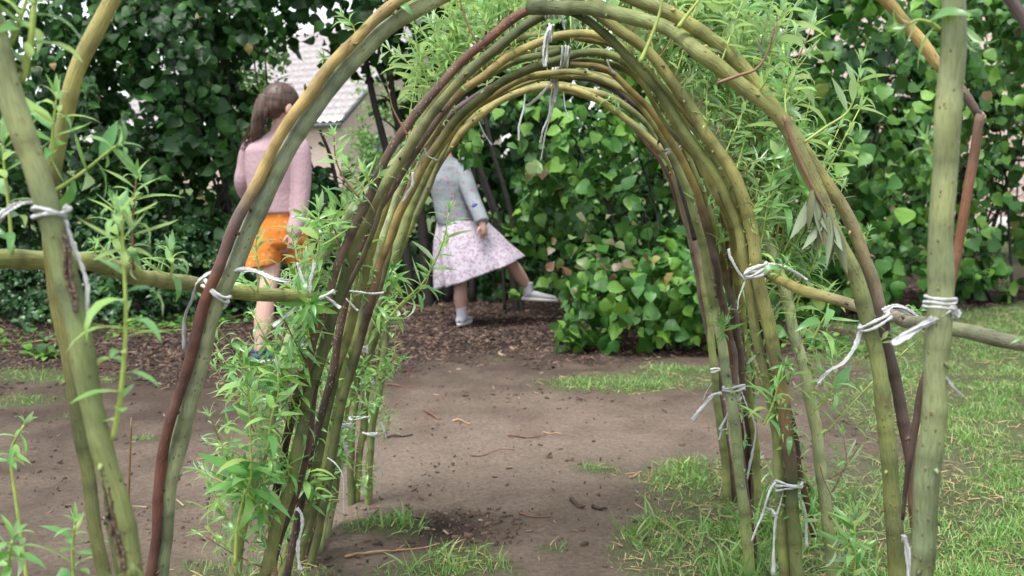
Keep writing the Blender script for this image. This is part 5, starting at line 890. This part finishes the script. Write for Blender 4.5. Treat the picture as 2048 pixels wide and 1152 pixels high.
# jacket
b = MB(); V, Q, T3 = loft_geo([(gp(556, 262), (.036, 0, 0), (0, .04, 0)), (gp(553, 272), (.055, .01, 0), (0, .05, 0)), (gp(551, 284), (.108, .02, 0), (0, .066, 0)), (gp(549, 300), (.128, .03, 0), (0, .082, 0)), (gp(548, 340), (.125, .03, 0), (0, .09, 0)), (gp(549, 385), (.116, .03, 0), (0, .09, 0)), (gp(551, 424), (.124, .03, 0), (0, .096, 0)), (gp(551, 427), (.10, .03, 0), (0, .08, 0))], 30, cap=True); b.add(V, Q, T3)
limb(b, [gp(588, 285, 0), gp(598, 300, -.01), gp(603, 345, -.02), elR, gp(598, 425, -.05), gp(588, 462, -.08), wrR + (0, 0, -.004)], [.045, .052, .047, .043, .039, .037, .03]); limb(b, [gp(512, 288, 0), gp(502, 303, .02), gp(494, 335, .03), elL, gp(498, 392, .12), wrL], [.045, .052, .048, .045, .038, .033])
jk = b.build('jacket', M['pink'], g1); remesh(jk, .005, 5)
# shorts
b = MB(); V, Q, T3 = loft_geo([(gp(552, 418), (.098, .02, 0), (0, .078, 0)), (gp(553, 430), (.104, .02, 0), (0, .082, 0)), (gp(555, 460), (.122, .02, 0), (0, .098, 0)), (gp(557, 485), (.128, .02, 0), (0, .1, 0)), (gp(557, 495), (.10, .02, 0), (0, .08, 0))], 30, cap=True); b.add(V, Q, T3)
V, Q, T3 = loft_geo([(gp(534, 450, -.01), (.07, 0, 0), (0, .075, 0)), (gp(531, 480, -.02), (.08, 0, 0), (0, .088, 0)), (gp(527, 515, -.03), (.080, 0, .006), (0, .09, 0)), (gp(525, 531, -.03), (.083, 0, .012), (0, .093, 0)), (gp(525, 531, -.03), (.066, 0, .012), (0, .075, 0))], 24, lambda t_, a_: .05 * t_ * np.sin(a_ * 5), cap=True); b.add(V, Q, T3)
V, Q, T3 = loft_geo([(gp(575, 450, .03), (.07, 0, 0), (0, .075, 0)), (gp(584, 480, .05), (.08, 0, 0), (0, .088, 0)), (gp(594, 512, .08), (.078, 0, .0), (0, .09, 0)), (gp(600, 527, .09), (.080, 0, -.008), (0, .093, 0)), (gp(600, 527, .09), (.064, 0, -.008), (0, .075, 0))], 24, lambda t_, a_: .05 * t_ * np.sin(a_ * 5 + 1), cap=True); b.add(V, Q, T3)
sh = b.build('shorts', M['orange'], g1); remesh(sh, .005, 3)
# hair cap and ponytail
b = MB(); ell(b, pf(0, -.018, .03), (.078 * .97, .093 * .97, .084 * .97), rot); ell(b, pf(0, -.05, .0), (.066, .055, .062), rot)
pt = pf(-.012, -.092, .05)
ha = b.build('hair', M['hair'], g1); remesh(ha, .004, 3)
b = MB(); limb(b, [pt, gp(535, 190, -.04), gp(526, 210, -.05), gp(518, 235, -.06), gp(511, 262, -.06), gp(505, 285, -.05)], [.022, .034, .038, .034, .024, .006])
for i in range(10):
    rr = random.Random(i); q = [gp(535 + rr.uniform(-8, 8), 192, -.05), gp(522 + rr.uniform(-12, 10), 230, -.06 + rr.uniform(-.02, .02)), gp(506 + rr.uniform(-14, 12), 275 + rr.uniform(-10, 22), -.05)]; limb(b, q, [.012, .010, .002], 6)
pn = b.build('ponytail', M['hair'], ha); remesh(pn, .004, 2)
b = MB(); rr = random.Random(5)
for i in range(70):
    a_, e_ = rr.uniform(-14, 12), rr.uniform(-14, 14); b.tube(spline([pt, gp(536 + a_ * .6, 193, -.05), gp(522 + a_, 232, -.07 + rr.uniform(-.03, .03)), gp(508 + a_ + e_ * .4, 268, -.05), gp(498 + a_ * .8 + e_, 284 + rr.uniform(-14, 20), -.04)], n=4), .0014, 4)
for i in range(60):
    u0 = rr.uniform(-1, 1); v0 = rr.uniform(.2, 1); b.tube(spline([pf(.078 * u0, .05 - .05 * abs(u0), .03 + .075 * v0), pf(.074 * u0, -.04, .035 + .07 * v0 * .9), pf(.03 * u0, -.095, .055)], n=4), .0012, 4)
b.build('loose_strands', M['hair'], ha)
b = MB(); T_ = unit(gp(535, 190, -.04) - pt); n1_ = unit(np.cross(T_, UPV)); n2_ = np.cross(T_, n1_); a = np.linspace(0, 2 * PI, 20); b.tube(np.array([pt + T_ * .012 + n1_ * .024 * math.cos(x) + n2_ * .024 * math.sin(x) for x in a]), .008, 8); b.build('hair_tie', M['band'], ha)
for an, fw in ((aL, (.75, .5, 0)), (aR, (.65, .75, 0))):
    hl = np.array([an[0], an[1], .004]) - unit(fw) * .028; s_ = shoe(g1, hl, np.array(fw), .98, M['blue'], M['sole'], 'sandal')
    b = MB(); a = np.linspace(0, 2 * PI, 20); b.tube(np.array([an + (.028 * math.cos(x), .028 * math.sin(x), -.012) for x in a]), .005, 6); b.build('ankle_strap', M['blue'], s_)

# ---- girl in the flowered skirt, kicking one leg into the shrub
Yg = 6.15; gq = lambda x, y, dY=0: at(x, y, Yg + dY)
g2 = empty('person', gnd(925, 655), 'girl in grey rosebud jacket and pink flowered skirt kicking one leg towards the hazel', 'person')
b = MB(); hc = gq(876, 270); pf2, rot2 = head(b, hc, unit((.45, .9, 0)), unit((-.1, 0, 1)), .95); limb(b, [gq(882, 292), gq(890, 308), gq(895, 326)], [.040, .035, .042])
V, Q, T3 = loft_geo([(gq(893, 318), (.04, 0, 0), (0, .03, 0)), (gq(895, 330), (.10, .02, 0), (0, .05, 0)), (gq(900, 360), (.11, .02, 0), (0, .065, 0)), (gq(910, 410), (.095, .02, 0), (0, .06, 0)), (gq(922, 450), (.105, .02, 0), (0, .07, 0)), (gq(928, 480), (.11, .02, 0), (0, .075, 0)), (gq(928, 495), (.05, .02, 0), (0, .04, 0))], cap=True); b.add(V, Q, T3)
a1 = np.array([gq(923, 630)[0], Yg - .02, .085]); limb(b, [gq(915, 480), gq(917, 530, -.02), gq(921, 572, -.02), gq(921, 598, -.02), a1, a1 + (0, 0, -.05)], [.06, .055, .038, .039, .026, .024])
a2 = gq(1056, 574, .12); limb(b, [gq(945, 480), gq(985, 505, .05), gq(1022, 528, .08), gq(1040, 552, .1), a2, a2 + (.015, 0, -.03)], [.06, .052, .038, .037, .025, .022])
sh1 = gq(922, 338, -.02); el1 = gq(945, 398, -.11); wr1 = gq(965, 446, -.19); limb(b, [sh1, el1, wr1], [.037, .030, .022]); hand(b, wr1, np.array([.15, .1, -1.]), np.array([-.8, -.5, 0.]), .95, .8)
sh2 = gq(905, 335, .06); el2 = gq(928, 328, .16); wr2 = gq(931, 305, .36); limb(b, [sh2, el2, wr2], [.036, .030, .022]); hand(b, wr2, np.array([.05, .15, 1.]), np.array([1, 0, 0.]), .85, 1.2)
limb(b, [np.array([a1[0], a1[1] - .01, .035]), np.array([a1[0] + .03, a1[1] + .08, .03])], [.022, .018]); body = b.build('body', M['skin'], g2); remesh(body, .004, 3)
b = MB(); V, Q, T3 = loft_geo([(gq(892, 314), (.04, 0, 0), (0, .04, 0)), (gq(894, 322), (.07, .02, 0), (0, .05, 0)), (gq(896, 333), (.115, .02, 0), (0, .068, 0)), (gq(900, 360), (.125, .03, 0), (0, .085, 0)), (gq(907, 400), (.115, .03, 0), (0, .085, 0)), (gq(915, 435), (.118, .03, 0), (0, .09, 0)), (gq(919, 449), (.122, .03, -.005), (0, .093, 0)), (gq(919, 450), (.1, .03, -.005), (0, .08, 0))], 30, lambda t_, a_: .02 * np.sin(t_ * 22 + 2 * np.sin(a_)), cap=True); b.add(V, Q, T3)
limb(b, [gq(912, 330, -.01), sh1, gq(934, 368, -.07), el1, gq(957, 425, -.16), gq(964, 443, -.185), wr1], [.04, .05, .047, .044, .041, .040, .032]); limb(b, [gq(900, 332, .02), sh2, gq(920, 335, .12), el2, gq(931, 314, .26), wr2 + (0, 0, -.01)], [.042, .047, .043, .04, .036, .03])
jk = b.build('jacket', M['jacket'], g2); remesh(jk, .005, 3)
b = MB(); ell(b, gq(950, 412, -.178), (.016, .008, .016)); b.build('elbow_patch', plain('blue_patch', (.05, .06, .3), .8), jk)
sk = [(gq(922, 440), 48, 0, .095), (gq(926, 452), 53, -4, .11), (gq(933, 475), 63, -9, .14), (gq(943, 505), 72, -17, .17), (gq(953, 530), 79, -25, .19), (gq(959, 546), 82, -30, .20)]
rg = [(c, npx(1, Yg) * w_ * np.array([1, 0, 0]) + np.array([0, 0, -1]) * npx(ty, Yg), (0, dp, 0)) for c, w_, ty, dp in sk]; rgi = [(c, np.array(a_) * .97, np.array(b_) * .97) for c, a_, b_ in rg][::-1]
b = MB(); P = spline(np.array([np.concatenate([c, a_, b_]) for c, a_, b_ in rg]), n=5); rings = [(p[:3], p[3:6], p[6:9]) for p in P]; V, Q = loft_geo(rings + [(c, a_ * .975, b_ * .975) for c, a_, b_ in rings[::-1]], 72, lambda t_, a_: (.16 * (1 - abs(2 * t_ - 1)) ** .9) * (np.sin(a_ * 6 + 1 + np.sin(a_ * 2)) + .6 * np.sin(a_ * 13 + 2) + .3 * np.sin(a_ * 23)) * .6); b.add(V, Q); b.build('skirt', M['skirt'], g2)
b = MB(); V, Q, T3 = loft_geo([(gq(922, 437), (.128, .03, 0), (0, .098, 0)), (gq(923, 443), (.13, .03, -.003), (0, .1, 0))], 30, cap=True); b.add(V, Q, T3)
b = MB(); ell(b, pf2(0, -.018, .03), (.075, .09, .082), rot2); ell(b, pf2(0, -.045, -.02), (.064, .055, .08), rot2); hr = b.build('hair', M['hair'], g2); remesh(hr, .005, 2)
for an, fw, hl in ((a1, np.array([.25, .95, 0]), np.array([a1[0] - .008, a1[1] - .03, .004])), (a2, np.array([.92, .1, -.06]), a2 + np.array([-.018, 0, -.075]))):
    s_ = shoe(g2, hl, fw, 1.0, M['whitecloth'], M['sole'], 'shoe'); b = MB(); limb(b, [an + (0, 0, .028), an + (0, 0, 0), an + (.004, 0, -.045)], [.030, .029, .03]); b.build('sock', M['whitecloth'], s_)
